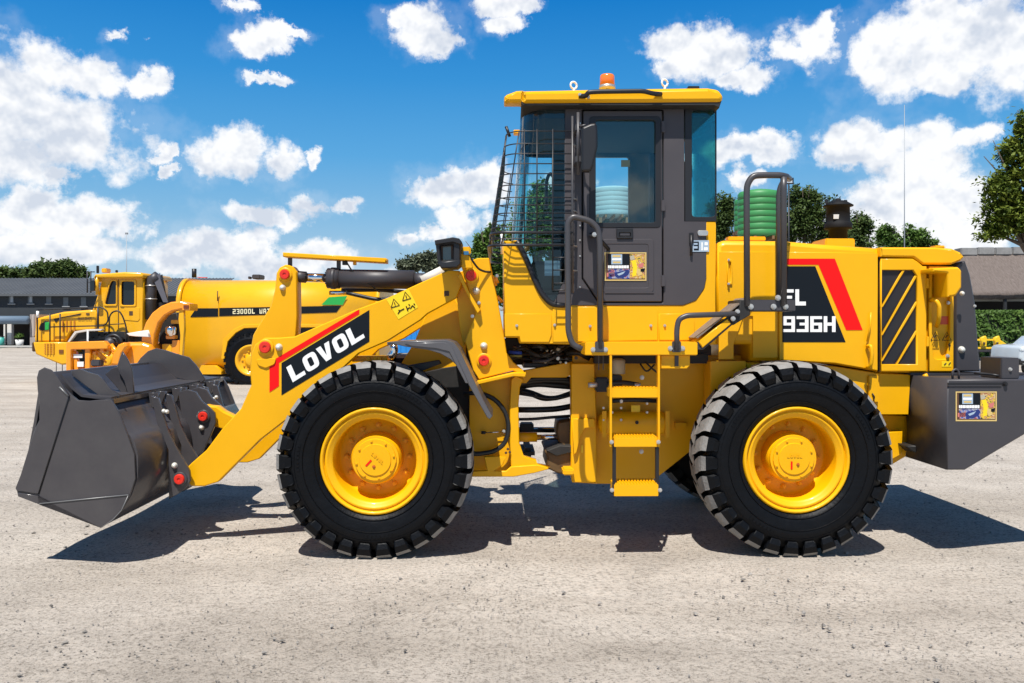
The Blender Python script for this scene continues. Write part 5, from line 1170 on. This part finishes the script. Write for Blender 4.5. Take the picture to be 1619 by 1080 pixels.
# ---- thatched shelter on the right
def build_thatch():
    dist = 46
    b = base_thing('thatched_shelter', 'open shelter with a brown grey thatched roof at the right', 'building', 1590, dist)
    TH = bpy.data.materials.new('thatch'); TH.use_nodes = True; t = TH.node_tree; p = t.nodes['Principled BSDF']; p.inputs['Roughness'].default_value = .95
    tc = t.nodes.new('ShaderNodeTexCoord'); mp = t.nodes.new('ShaderNodeMapping'); mp.inputs['Scale'].default_value = (14,1.6,1.6); t.links.new(tc.outputs['Object'], mp.inputs[0])
    n = t.nodes.new('ShaderNodeTexNoise'); n.inputs['Scale'].default_value = 2; n.inputs['Detail'].default_value = 8; n.inputs['Roughness'].default_value = .75; t.links.new(mp.outputs[0], n.inputs['Vector'])
    r = t.nodes.new('ShaderNodeValToRGB'); t.links.new(n.outputs['Fac'], r.inputs[0]); r.color_ramp.elements[0].position = .3; r.color_ramp.elements[0].color = (.075,.056,.046,1); r.color_ramp.elements[1].position = .75; r.color_ramp.elements[1].color = (.235,.195,.175,1)
    t.links.new(r.outputs[0], p.inputs['Base Color']); bp = t.nodes.new('ShaderNodeBump'); bp.inputs['Strength'].default_value = .9; bp.inputs['Distance'].default_value = .05; t.links.new(n.outputs['Fac'], bp.inputs['Height']); t.links.new(bp.outputs[0], p.inputs['Normal'])
    e0 = Q(1490, 466, dist); e1 = Q(1760, 462, dist); r0 = Q(1516, 397, dist+4); r1 = Q(1760, 395, dist+4)
    bm = bmesh.new(); n1, n2 = 40, 10; rnd = random.Random(8)
    g = []
    for j in range(n2+1):
        v = j/n2; row = []
        for i in range(n1+1):
            u = i/n1; a = e0.lerp(e1, u); c = r0.lerp(r1, u); q = a.lerp(c, v); q += Vector((0, 0, 1))*(math.sin(v*math.pi)*-.15+rnd.uniform(-.03,.03)); row.append(bm.verts.new(q))
        g.append(row)
    lower = [bm.verts.new(vv.co+Vector((0,.25,-.28))) for vv in g[0]]
    for i in range(n1): bm.faces.new((lower[i], lower[i+1], g[0][i+1], g[0][i]))
    for j in range(n2):
        for i in range(n1): bm.faces.new((g[j][i], g[j][i+1], g[j+1][i+1], g[j+1][i]))
    # gable side and back slope
    bk0 = Vector((e0.x, e0.y+8, e0.z)); bk1 = Vector((e1.x, e1.y+8, e1.z))
    A = [bm.verts.new(x) for x in (e0, r0, bk0)]; bm.faces.new(A); Bq = [bm.verts.new(x) for x in (r0, r1, bk1, bk0)]; bm.faces.new(Bq)
    link('thatch_roof', bm_done(bm, True), b, TH)
    cm = mat('ridge_cap_mortar', (.26,.26,.255), .9, noise=.3, nscale=2, bump=.5, bscale=6)
    bm = bmesh.new(); rnd = random.Random(3)
    L_ = r1.x-r0.x; n = 9
    for i in range(n):
        x0 = r0.x-.1+L_*i/n; x1 = r0.x-.1+L_*(i+1)/n-.03; z = r0.z+(r1.z-r0.z)*i/n; dz = rnd.uniform(-.03,.05)
        bmc = bmesh.new(); bm_box(bmc, (x0, r0.y-.45, z-.28+dz), (x1, r0.y+.45, z+.16+dz), .05); link('ridge_cap', bm_done(bmc), b, cm)
    DW = mat('dark_timber', (.02,.022,.025), .7)
    qbox('eaves_beam', 1520, 468, 1760, 472, dist+.3, .2, DW, b, .01); qbox('pale_rail', 1538, 472.5, 1760, 476.5, dist+.8, .1, mat('pale_band', (.50,.50,.48), .7), b, .01)
    for x in (1590, 1700): qbox('post', x-2.2, 470, x+2.2, 563, dist+.2, .14, DW, b, .01)
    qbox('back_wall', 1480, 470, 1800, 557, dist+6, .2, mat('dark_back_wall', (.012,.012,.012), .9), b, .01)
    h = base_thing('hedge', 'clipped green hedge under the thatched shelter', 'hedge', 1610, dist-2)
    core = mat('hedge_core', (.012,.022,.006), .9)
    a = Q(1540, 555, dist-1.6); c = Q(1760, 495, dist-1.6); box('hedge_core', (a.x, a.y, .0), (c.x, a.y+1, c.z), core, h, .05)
    bm = bmesh.new(); rnd = random.Random(6)
    for _ in range(9500):
        x = rnd.uniform(a.x-.1, c.x+.1); z = rnd.uniform(.05, c.z+.12); y = a.y-abs(rnd.gauss(0,.07))-.02
        if rnd.random() < .25: z = c.z+rnd.uniform(0,.13); y = a.y+rnd.uniform(-.1,1)
        if mn.noise(Vector((x*1.5, z*1.5, 2))) < -.22 and rnd.random() < .75: continue
        q = Vector((x, y, z)); u = Vector((rnd.gauss(0,1), rnd.gauss(0,.6), rnd.gauss(0,1))).normalized(); w_ = u.cross(Vector((rnd.uniform(-.5,.5), -1, rnd.uniform(-.2,1)))).normalized(); s_ = rnd.uniform(.05,.11)
        bm.faces.new([bm.verts.new(q+v) for v in (u*s_, w_*s_*.6, -u*s_, -w_*s_*.6)])
    me = bpy.data.meshes.new('m'); bm.to_mesh(me); bm.free(); link('hedge_leaves', me, h, FM)
build_thatch()

# ---- green water tanks
def water_tank(px, y0, y1, wpx, dist, m, label, rings, g=.978):
    t = base_thing('water_tank', label, 'water tank', px, dist, 'ribbed plastic water tanks beyond the loader')
    r = wpx/2*dist/F; zt = Q(0, y0, dist).z; zb = Q(0, y1, dist).z; hgt = zt-zb; prof = []
    for i in range(rings):
        a = i/rings; b = (i+1)/rings; z0, z1 = zb+hgt*.92*a, zb+hgt*.92*b
        prof += [(r*g, z0), (r*g, z0+(z1-z0)*.10), (r, z0+(z1-z0)*.18), (r*1.002, z0+(z1-z0)*.5), (r, z0+(z1-z0)*.90), (r*g, z1)]
    prof += [(r*.93, zb+hgt*.955), (r*.6, zb+hgt*.99), (r*.22, zb+hgt), (r*.22, zb+hgt*1.02), (0.001, zb+hgt*1.02)]
    me = lathe_mesh([(q, -z) for q, z in prof], 40, cap0=True); me.materials.append(m)
    o = link('tank_body', me, t, loc=(t.location.x, t.location.y, 0)); o.rotation_euler = (R(-90), 0, 0)
    # stand
    SB = mat('stand_timber', (.20,.11,.05), .8); n = 5
    for k in range(n):
        x = t.location.x-r*.85+2*r*.85*k/(n-1); box('stand_beam', (x-.05, t.location.y-r*.9, zb-.15), (x+.05, t.location.y+r*.9, zb-.01), SB, t, .005)
    for sx in (-1, 1):
        for sy in (-1, 1): c = (t.location.x+sx*r*.7, t.location.y+sy*r*.7); box('stand_leg', (c[0]-.08, c[1]-.08, 0), (c[0]+.08, c[1]+.08, zb-.15), SB, t, .005)
    return t
TG = mat('tank_green', (.045,.24,.07), .45, noise=.08, nscale=1); TG2 = mat('tank_pale', (.33,.46,.50), .8, spec=.2)
water_tank(1200, 301, 375, 66, 36, TG, 'tall ribbed green water tank framed by the loader tall grab rail', 7)
water_tank(1178, 314, 366, 34, 43, TG, 'smaller green water tank half hidden behind the taller one', 6)
water_tank(968, 296, 342, 60, 44, TG2, 'pale ribbed water tank seen through the cab door window', 6, .993)

# ---- masts and floodlight
def mast(px, ytop, dist, r, label, head=False):
    t = base_thing('mast', label, 'mast', px, dist)
    p = Q(px, ytop, dist); b0 = Vector((p.x, p.y, 0)); bm = bmesh.new(); bm_tube(bm, [b0, b0.lerp(p, .5), p], r, 6, radii=[r*1.4, r, r*.5]); link('pole', bm_done(bm, True), t, mat('galvanised', (.30,.32,.34), .5, metal=.3))
    if head:
        for dz in (0, .5): qbox('antenna_element', px-2.2, ytop-1+dz*3, px+2.2, ytop+dz*3, dist, .08, GRY, t, 0)
    return t
mast(200, 369, 80, .05, 'thin radio mast rising left of the water tanker', True)
mast(1430, 166, 55, .035, 'very tall thin mast rising above the loader hood')
fl = base_thing('floodlight', 'small floodlight on a pole behind the tall grab rail', 'floodlight', 1248, 30)
qtube('pole', [(1247,515,30),(1247,291,30)], .03, BLK, fl); qplate('lamp_frame', [(1242,281),(1255,281),(1255,291),(1242,291)], 30, .06, BLK, fl, holes=[([(1244,283),(1253,283),(1253,289),(1244,289)],0)]); qbox('lamp_glass', 1244,283,1253,289, 30.02, .02, mat('flood_glass', (.5,.55,.6), .2), fl, 0)
g = Q(1247,515,30); 

# ---- blue container glimpsed under the boom
bc = base_thing('container', 'bright blue steel container glimpsed under the lift arm', 'container', 650, 34)
BL = mat('bright_blue', (.01,.22,.62), .5, noise=.1)
a = Q(622, 511, 34); b_ = Q(700, 511, 34)
box('container_body', (a.x, a.y, .1), (b_.x, a.y+2, a.z), BL, bc, .02)
for k in range(10): x = a.x+.06+(b_.x-a.x-.12)*k/9; box('rib', (x-.03, a.y-.03, .15), (x+.03, a.y, a.z-.05), BL, bc, .005)
for sx in (a.x+.15, b_.x-.15): box('skid', (sx-.08, a.y, 0), (sx+.08, a.y+2, .1), GRY, bc, .005)

# ---- the articulated water tanker
def qwheel(px, py, rpx, dist, parent, name='wheel'):
    s = rpx*dist/F; c = Q(px, py, dist); seg = 48; wd = .62
    bm = bmesh.new(); prof = [(.58,.10),(.60,.02),(.80,0),(.92,.04),(.95,.12),(.95,wd/s*.9)]
    rings = [[bm.verts.new((r*s*math.cos(2*math.pi*k/seg), y*s, r*s*math.sin(2*math.pi*k/seg))) for k in range(seg)] for r, y in prof]
    for i in range(len(rings)-1):
        for k in range(seg): bm.faces.new((rings[i][k], rings[i][(k+1) % seg], rings[i+1][(k+1) % seg], rings[i+1][k]))
    for k in range(26):
        a = 2*math.pi*k/26; m_ = Matrix.Rotation(-a, 4, 'Y'); bm_box(bm, (.86*s, .02*s, -.07*s), (1.0*s, .34*s, .07*s), 0, m_)
    me = bm_done(bm); me.materials.append(RUB if parent.name.startswith('water') else RUB)
    rim = lathe_mesh([(.60*s,.09*s),(.58*s,.03*s),(.52*s,.04*s),(.47*s,.06*s),(.45*s,.14*s),(.22*s,.15*s),(.21*s,.05*s),(.17*s,.03*s),(.001,.03*s)], 36); rim.materials.append(YE2)
    w_ = link(name, rim, parent, loc=c); link('tyre', me, w_); nt_ = hexa(.035, .03); nt_.materials.append(YE2)
    for k in range(10): a = 2*math.pi*k/10; link('wheel_nut', nt_, w_, loc=(.34*s*math.cos(a), .145*s, .34*s*math.sin(a)))
    return w_
def build_tanker():
    dd = 23.9
    t = base_thing('water_tanker', 'yellow articulated water tanker lettered 23000L WATER, parked behind the loader', 'water tanker', 330, dd)
    # tank: rounded section swept along x
    z = lambda py: Q(0, py, dd).z
    sec = []   # (y offset, z) section, near side first, going up over the top
    zt, zs, zm, zb = z(441), z(484), z(540), z(592)
    W = 2.9
    for k in range(9): a = math.pi/2*k/8; sec.append((.75-.75*math.cos(a), zs+(zt-zs)*math.sin(a)))
    sec = [(.45, zb), (.10, z(575)), (.0, zm), (0, zs)]+sec[1:]; sec += [(W-y, zz) for y, zz in sec[::-1]]
    y0 = dd-D
    def sweep(name, x0, x1, sc_=0, m=YE2, par=t, cap=True):
        bm = bmesh.new(); A = [bm.verts.new((x0, y0-sc_+(y*(W+2*sc_)/W), zz+(sc_ if zz > 1.5 else -sc_))) for y, zz in sec]; B = [bm.verts.new((x1, y0-sc_+(y*(W+2*sc_)/W), zz+(sc_ if zz > 1.5 else -sc_))) for y, zz in sec]
        n = len(sec)
        for i in range(n): bm.faces.new((A[i], A[(i+1) % n], B[(i+1) % n], B[i]))
        bm.faces.new(A[::-1]); bm.faces.new(B)
        me = bm_done(bm)
        for p in me.polygons: p.use_smooth = len(p.vertices) == 4
        return link(name, me, par, m)
    tank = sweep('tank', Q(283,0,dd).x, Q(594,0,dd).x)
    sweep('end_flange', Q(279,0,dd).x, Q(286,0,dd).x, .05, par=tank); sweep('end_flange', Q(594,0,dd).x, Q(600,0,dd).x, .05, par=tank)
    qbox('weld_seam', 344.5, 470, 345.5, 500, dd-.01, .012, YE2, tank, .0)
    qtube('sight_pipe', [(344,460,dd-.03),(344,476,dd-.03)], .015, BRN, tank)
    dd2 = dd-.012
    def qdec(name, pts, m, off=0): 
        bm = bmesh.new(); bm.faces.new([bm.verts.new(Q(x, y, dd2-off)) for x, y in pts]); return link(name, bm_done(bm), tank, m)
    qdec('black_band', [(300.5,501.5),(310,487.5),(345,487.5),(345,500.5)], DBLK); qdec('black_band', [(346.5,487),(540,483.5),(532,494),(346.5,500)], DBLK)
    qdec('green_flash', [(508,482),(520,470),(549,468),(542,482)], GRN, .01)
    p0 = Q(368,496.5,dd2-.01); lettering('23000L WATER', p0, Q(439,495.5,dd2-.01)-p0, Q(368,488.8,dd2-.01)-p0, mat('cream_print', (.75,.70,.45), .5), tank, gap=.32, label='cream lettering 23000L WATER')
    # wheel arch trim
    ap = [(349,568),(353,536),(369,521),(385,513),(412,512.5),(580,512),(594,520),(594,524),(576,517.5),(412,518),(386,519),(373,526),(360,540),(355,568)]
    qplate('arch_trim', ap, dd-.10, .12, YE2, tank, bev=.01)
    qplate('wheel_recess', [(356,590),(358,545),(371,526),(386,519.5),(580,518),(592,524),(592,590)], dd-.02, .05, BLKM, tank, bev=.005)
    qbox('rear_chassis', 290, 584, 590, 596, dd+.8, 1.2, BLKM, t, .02); qplate('tank_step', [(318,578),(340,578),(350,586),(350,592),(312,592)], dd-.05, .3, YE2, t)
    qtube('breather', [(307,439,dd+1.4),(307,425,dd+1.4)], .07, BLK, t, seg=8); qbox('manhole', 398, 434, 411, 441, dd+1.3, .5, GRY, t, .02); qbox('manhole_hinge', 392, 437, 395, 441, dd+1.3, .2, GRY, t, .01); qtube('hand_hold', [(312,438.5,dd+1.2),(328,439,dd+1.2)], .012, RED, t)
    qwheel(396, 570, 43, dd-.14, t); qwheel(500, 570, 43, dd-.14, t)
    # tractor unit: hood
    dt = 24.3
    hood = qplate('hood', [(54,533),(57,504),(70,500),(100,493),(140,490),(152,490),(152,522),(112,524),(104,540),(54,541)], dt, 2.0, YE2, t, bev=.05)
    qplate('hood_line', [(84,504),(128,495.5),(126,498),(96,503),(88,510)], dt-.02, .03, BLK, hood, bev=.003)
    qplate('grille_side', [(61,520),(64,512),(71,508),(76,508),(76,522),(66,523)], dt-.02, .03, BLK, hood, bev=.003)
    qplate('green_flash', [(71,510),(77,509),(77,521),(71,522)], dt-.03, .03, GRN, hood, bev=.003)
    for x in (98,104,110,116): qbox('louvre', x,507,x+2.5,524, dt-.02, .03, mat('louvre_amber', (.5,.18,.01), .5), hood, .003)
    p0 = Q(123,505.5,dt-.03); lettering('B250', p0, Q(144,505,dt-.03)-p0, Q(123,502,dt-.03)-p0, BRN, hood, gap=.3)
    qbox('vent', 136,495,141,498, dt-.02, .03, BRN, hood, .002)
    # bumper, grille
    bp = qplate('front_bumper', [(52,541),(112,541),(112,575),(97,577),(72,567),(56,560)], dt-.25, 2.4, YE2, t, bev=.04)
    for i in range(5): qbox('grille_slat', 70,543+i*3.6,86,545+i*3.6, dt-.27, .03, mat('grille_amber', (.55,.22,.01), .5), bp, .002)
    for i in range(3): qbox('grille_slat', 73+i*5,542,74.3+i*5,561, dt-.28, .02, YE2, bp, .001)
    qbox('side_marker', 93,553,100,559, dt-.27, .03, mat('brown_marker', (.18,.06,.01), .5), bp, .003); qbox('lamp', 50,541,54,556, dt-.2, .2, BRN, bp, .02)
    qbox('hood_front', 50,497,55,533, dt, 2.0, mat('pale_cover', (.42,.37,.34), .6), hood, .03)
    # cab
    cb = qplate('cab', [(148,437),(222,434),(226,436),(226,523),(212,530),(150,530),(150,497),(146,490),(153,470),(160,446),(150,446)], dt+.1, 1.8, YE2, t, bev=.03,
        holes=[([(165,482),(172,452),(176,443.5),(183,444),(183,481)], .04),([(191.5,444.5),(212,444.5),(212,483),(191.5,483)], .06)])
    qbox('cab_dark_glass', 163,442,214,485, dt+.14, .03, DGL, cb, .0)
    qplate('window_frame', [(189,442.5),(215,442.5),(215,485),(189,485)], dt+.07, .03, YE2, cb, r=.05, bev=.01, holes=[([(192,445),(212,445),(212,482.5),(192,482.5)], .06)])
    qplate('window_frame', [(163,484),(171,451),(175,441.5),(185,442),(185,484)], dt+.07, .03, YE2, cb, r=.05, bev=.01, holes=[([(165.5,481.5),(173,452),(176.5,444),(183,444.5),(183,481)], .05)])
    qplate('windscreen', [(152,485),(160,447),(165,447),(157,487)], dt+.12, 1.6, DGL, cb, bev=.003)
    qbox('driver_shape', 199,452,206,478, dt+.9, .5, BLK, cb, .1)
    qplate('cab_roof', [(147,439),(150,434),(196,430),(222,431),(226,434),(226,439)], dt-.05, 2.1, YE2, cb, bev=.04)
    qbox('roof_lamp', 160,424,168,431, dt+.5, .3, YE2, cb, .02); qbox('roof_bracket', 152,420,155,432, dt+.5, .08, BLK, cb, .01); qbox('roof_bracket', 182,427,185,431, dt+.5, .08, BLK, cb, .01)
    qbox('door_seam', 186.5,442,187.5,520, dt+.085, .02, BRN, cb, .0); qbox('hatch', 204,492,210,499, dt+.08, .03, BRN, cb, .004)
    qplate('door_pocket', [(196,486),(221,486),(221,504),(218,508),(196,506)], dt+.085, .02, YE2, cb, r=.03, bev=.006)
    qtube('cab_pillar', [(153,436,dt),(154,466,dt)], .05, YE2, cb)
    for x in (138,143.5): qtube('mirror_arm', [(x,429,dt-.2),(x,463,dt-.2)], .02, BLK, cb)
    for y in (430,446): qtube('mirror_arm', [(138,y,dt-.2),(150,y,dt-.1)], .015, BLK, cb)
    qplate('wing_mirror', [(142,444),(149,443),(149,460),(142,461)], dt-.25, .08, DGL, cb, r=.04)
    # exhaust, mesh guard behind the cab
    qplate('rear_screen', [(227,434),(252,436),(256,434),(260,456),(264,478),(228,478)], dt+.6, .05, BLKM, t, bev=.003)
    qtube('exhaust_stack', [(239,505,dt+.3),(239,455,dt+.3),(239,444,dt+.3),(250,436,dt+.3)], .15, GRY, t, .1, 12)
    for y in (451,472): qtube('exhaust_clamp', [(239,y,dt+.3),(239,y+1.5,dt+.3)], .165, STL, t, seg=12)
    qplate('guard_plate', [(240,441),(252,432),(253,440),(266,478),(258,478),(250,460),(244,446)], dt+.2, .06, mat('screen_grey', (.10,.10,.12), .6), t, bev=.003)
    qbox('engine_box', 228,478,262,520, dt+.4, 1.2, BLKM, t, .02)
    # black railings
    RB = BLK
    for x in (59,79,95): qtube('rail_post', [(x,496 if x > 60 else 490,dt-.15),(x,541,dt-.15)], .022, RB, t)
    qtube('hand_rail', [(58,490,dt-.15),(79,489,dt-.15),(150,486,dt-.15),(160,485.5,dt-.15),(170,492,dt-.15),(171,508,dt-.15),(165,515,dt-.15),(80,517,dt-.15)], .02, RB, t, .15)
    qtube('rail_post', [(155,486,dt-.15),(155,520,dt-.15)], .03, RB, t)
    qtube('hand_rail', [(172,540,dt-.15),(173,500,dt-.15),(178,493,dt-.15),(188,491,dt-.15),(194,500,dt-.15),(200,518,dt-.15),(201,542,dt-.15)], .022, RB, t, .15); qtube('hand_rail', [(173,513,dt-.15),(196,512,dt-.15)], .015, RB, t)
    qtube('marker_post', [(59.5,492,dt-.2),(59.5,502,dt-.2)], .04, WHT, t)
    # wheel arch and front wheel
    qplate('front_arch', [(110,541),(118,529),(124,525),(196,524),(200,540),(200,545),(110,545)], dt-.1, 1.9, BLKM, t, bev=.01)
    qplate('arch_edge', [(106,541),(118,524),(136,521),(160,520),(160,523),(138,524),(121,527),(110,541)], dt-.2, .2, mat('pale_edge', (.6,.55,.5), .5), t, bev=.01)
    qbox('arch_stay', 137,523,140,541, dt-.22, .03, WHT, t, .003)
    qwheel(166, 570, 43, dt-.3, t)
    qbox('tractor_chassis', 112,545,290,575, dt+.8, .9, BLKM, t, .03)
    for x in (89,98.5): qtube('ladder_rail', [(x,573,dt-.2),(x,591,dt-.2)], .012, GRY, t)
    qtube('ladder_rung', [(89,590,dt-.2),(98.5,590,dt-.2)], .012, GRY, t)
build_tanker()

# ---- orange arched frame machine parked in front of the tanker
def build_orange():
    d = 19.5
    t = base_thing('machine_frame', 'glossy orange machine frame with a curved gooseneck beam before the tanker', 'machine frame', 240, d)
    qplate('gooseneck', [(222,560),(224,528),(230,510),(240,495),(254,484),(270,477.5),(285,476),(300,480),(300,490),(286,489),(272,492),(260,499),(250,511),(244,530),(240,560)], d, .3, ORA, t, r=.03, bev=.03)
    qbox('beam_end', 288,480,300,491, d-.05, .5, ORA, t, .01); qbox('beam_mouth', 290,482.5,298,488, d-.07, .04, mat('brown_mouth', (.16,.03,.01), .6), t, .002)
    qplate('hitch_plate', [(284,486),(290,489),(291,520),(288,562),(283,562),(285,530),(282,505)], d+.05, .12, YE2, t, bev=.005)
    qplate('tool_rack', [(260,498),(279,494),(283,510),(283,560),(250,560),(252,530),(255,510)], d+.5, .3, BLKM, t, bev=.02)
    for x0, y0, x1, y1, m in ((270,506,283,512,YE2),(262,530,276,536,ORA),(272,538,284,560,ORA),(262,520,268,528,BRN),(256,544,272,560,YE2)): qbox('bracket', x0,y0,x1,y1, d+.3, .2, m, t, .01)
    o = link('accumulator', lathe_mesh([(.001,0),(.08,.03),(.12,.1),(.12,.2),(.1,.24),(.001,.25)], 16), t, CHR, loc=Q(270,533,d+.25)); o.rotation_euler = (R(90),0,0)
    qplate('body', [(180,556),(186,546),(200,541),(226,541),(238,545),(244,560),(240,578),(214,580),(176,580)], d-.1, .9, ORA, t, r=.08, bev=.08)
    qplate('guard', [(174,577),(178,558),(186,545),(196,541),(200,548),(192,560),(188,578)], d-.4, .3, ORA, t, r=.04, bev=.04)
    qplate('white_tray', [(200,527),(232,522),(236,533),(214,532),(204,531)], d-.1, .5, mat('white_enamel', (.8,.75,.68), .3), t, bev=.01)
    fr = qplate('frame', [(104,541),(164,539),(170,546),(170,552),(112,553),(112,592),(104,592)], d-.5, .25, ORA, t, r=.03, bev=.02)
    qplate('frame_leg', [(134,543),(142,543),(142,592),(134,592)], d-.45, .2, ORA, fr, bev=.01); qplate('frame_brace', [(113,556),(119,556),(124,580),(124,592),(118,592)], d-.4, .12, ORA, fr, bev=.01)
    for x0, y0, x1, y1 in ((116,560,130,566),(122,572,132,580)): qbox('label_plate', x0,y0,x1,y1, d-.42, .03, WHT, fr, .002)
    qbox('cross_beam', 112,578,176,592, d-.2, .4, ORA, fr, .02)
    rnd = random.Random(21)
    for i in range(9):
        x = 142+i*4.2; qtube('link_rod', [(x,548+rnd.uniform(-4,6),d-.3),(x+rnd.uniform(14,30),560+rnd.uniform(-4,14),d-.3)], rnd.uniform(.02,.05), rnd.choice([ORA,ORA,YE2,CHR]), t, seg=8)
    qtube('coiled_hose', [(166,545,d-.2),(170,533,d-.2),(180,529,d-.2),(190,534,d-.2),(193,545,d-.2)], .04, HOS, t, .2); qtube('coiled_hose', [(170,545,d-.25),(174,536,d-.25),(183,535,d-.25),(187,545,d-.25)], .03, HOS, t, .2)
    bm = bmesh.new(); bmesh.ops.create_uvsphere(bm, u_segments=16, v_segments=10, radius=.13); link('grey_drum', bm_done(bm, True), t, GRY, loc=Q(175,542,d-.2))
    qbox('step_block', 143,569,158,579, d-.6, .2, GRY, t, .02)
    for x, y in ((150,545),(158,551),(166,556),(146,556)): qbox('knuckle', x,y,x+6,y+5, d-.38, .12, rnd.choice([ORA,YE2,ORA]), t, .01)
    for x in (108,138,230,270): qbox('support_leg', x-2,575,x+2,515+H*F/(d-.1), d-.1, .12, ORA, t, .01)
build_orange()

# ---- yellow implement and pale car beyond the counterweight
def build_right_small():
    d = 30
    t = base_thing('implement', 'small yellow implement frame on the gravel before the hedge', 'implement', 1565, d)
    Y3 = mat('implement_yellow', (.85,.55,.02), .4)
    qbox('beam', 1540,536,1578,539, d, .2, Y3, t, .01); qbox('beam', 1540,549,1586,552, d, .3, Y3, t, .01)
    for x in (1556, 1577):
        qplate('bracket', [(x-4,534),(x+3,531),(x+5,536),(x+4,548),(x-3,548),(x-3,540)], d-.1, .15, Y3, t, bev=.01); qtube('pin_stub', [(x,541,d-.15),(x,545,d-.15)], .04, BRN, t)
    qplate('arm', [(1578,535),(1592,544),(1594,550),(1585,552),(1576,545)], d-.05, .15, Y3, t, bev=.02)
    qbox('tray', 1545,553,1600,557, d-.2, .6, GRY, t, .02)
    for x in (1548,1568,1590): qbox('leg', x-1,556,x+1,515+H*F/d-.5, d, .1, GRY, t, .005)
    dc = 27
    c = base_thing('parked_car', 'pale blue grey car front cut off by the right edge', 'car', 1640, dc)
    PC = mat('pale_car_paint', (.50,.55,.58), .25, coat=.6)
    qplate('body', [(1613,556),(1614,549),(1621,546.5),(1649,545),(1664,532),(1714,530),(1724,545),(1734,560),(1732,578),(1616,578),(1612,566)], dc, 1.7, PC, c, r=.15, bev=.08)
    qplate('side_glass', [(1654,544),(1667,534),(1709,533),(1718,545)], dc-.01, .03, DGL, c, r=.04); qbox('headlight', 1614,551,1621,556, dc-.02, .2, mat('headlight_glass', (.6,.65,.68), .1), c, .03); qbox('bumper', 1610,568,1628,577, dc-.03, 1.75, BLKM, c, .05)
    for x in (1636, 1714):
        bm = bmesh.new(); p = Q(x, 580, dc); p.z = .31; bm_tube(bm, [(p.x, p.y-.04, p.z), (p.x, p.y+.2, p.z)], .31, 24); w_ = link('wheel', bm_done(bm), c, RUB); bm = bmesh.new(); bm_tube(bm, [(p.x, p.y-.06, p.z), (p.x, p.y-.03, p.z)], .2, 20); link('rim', bm_done(bm), w_, CHR)
build_right_small()
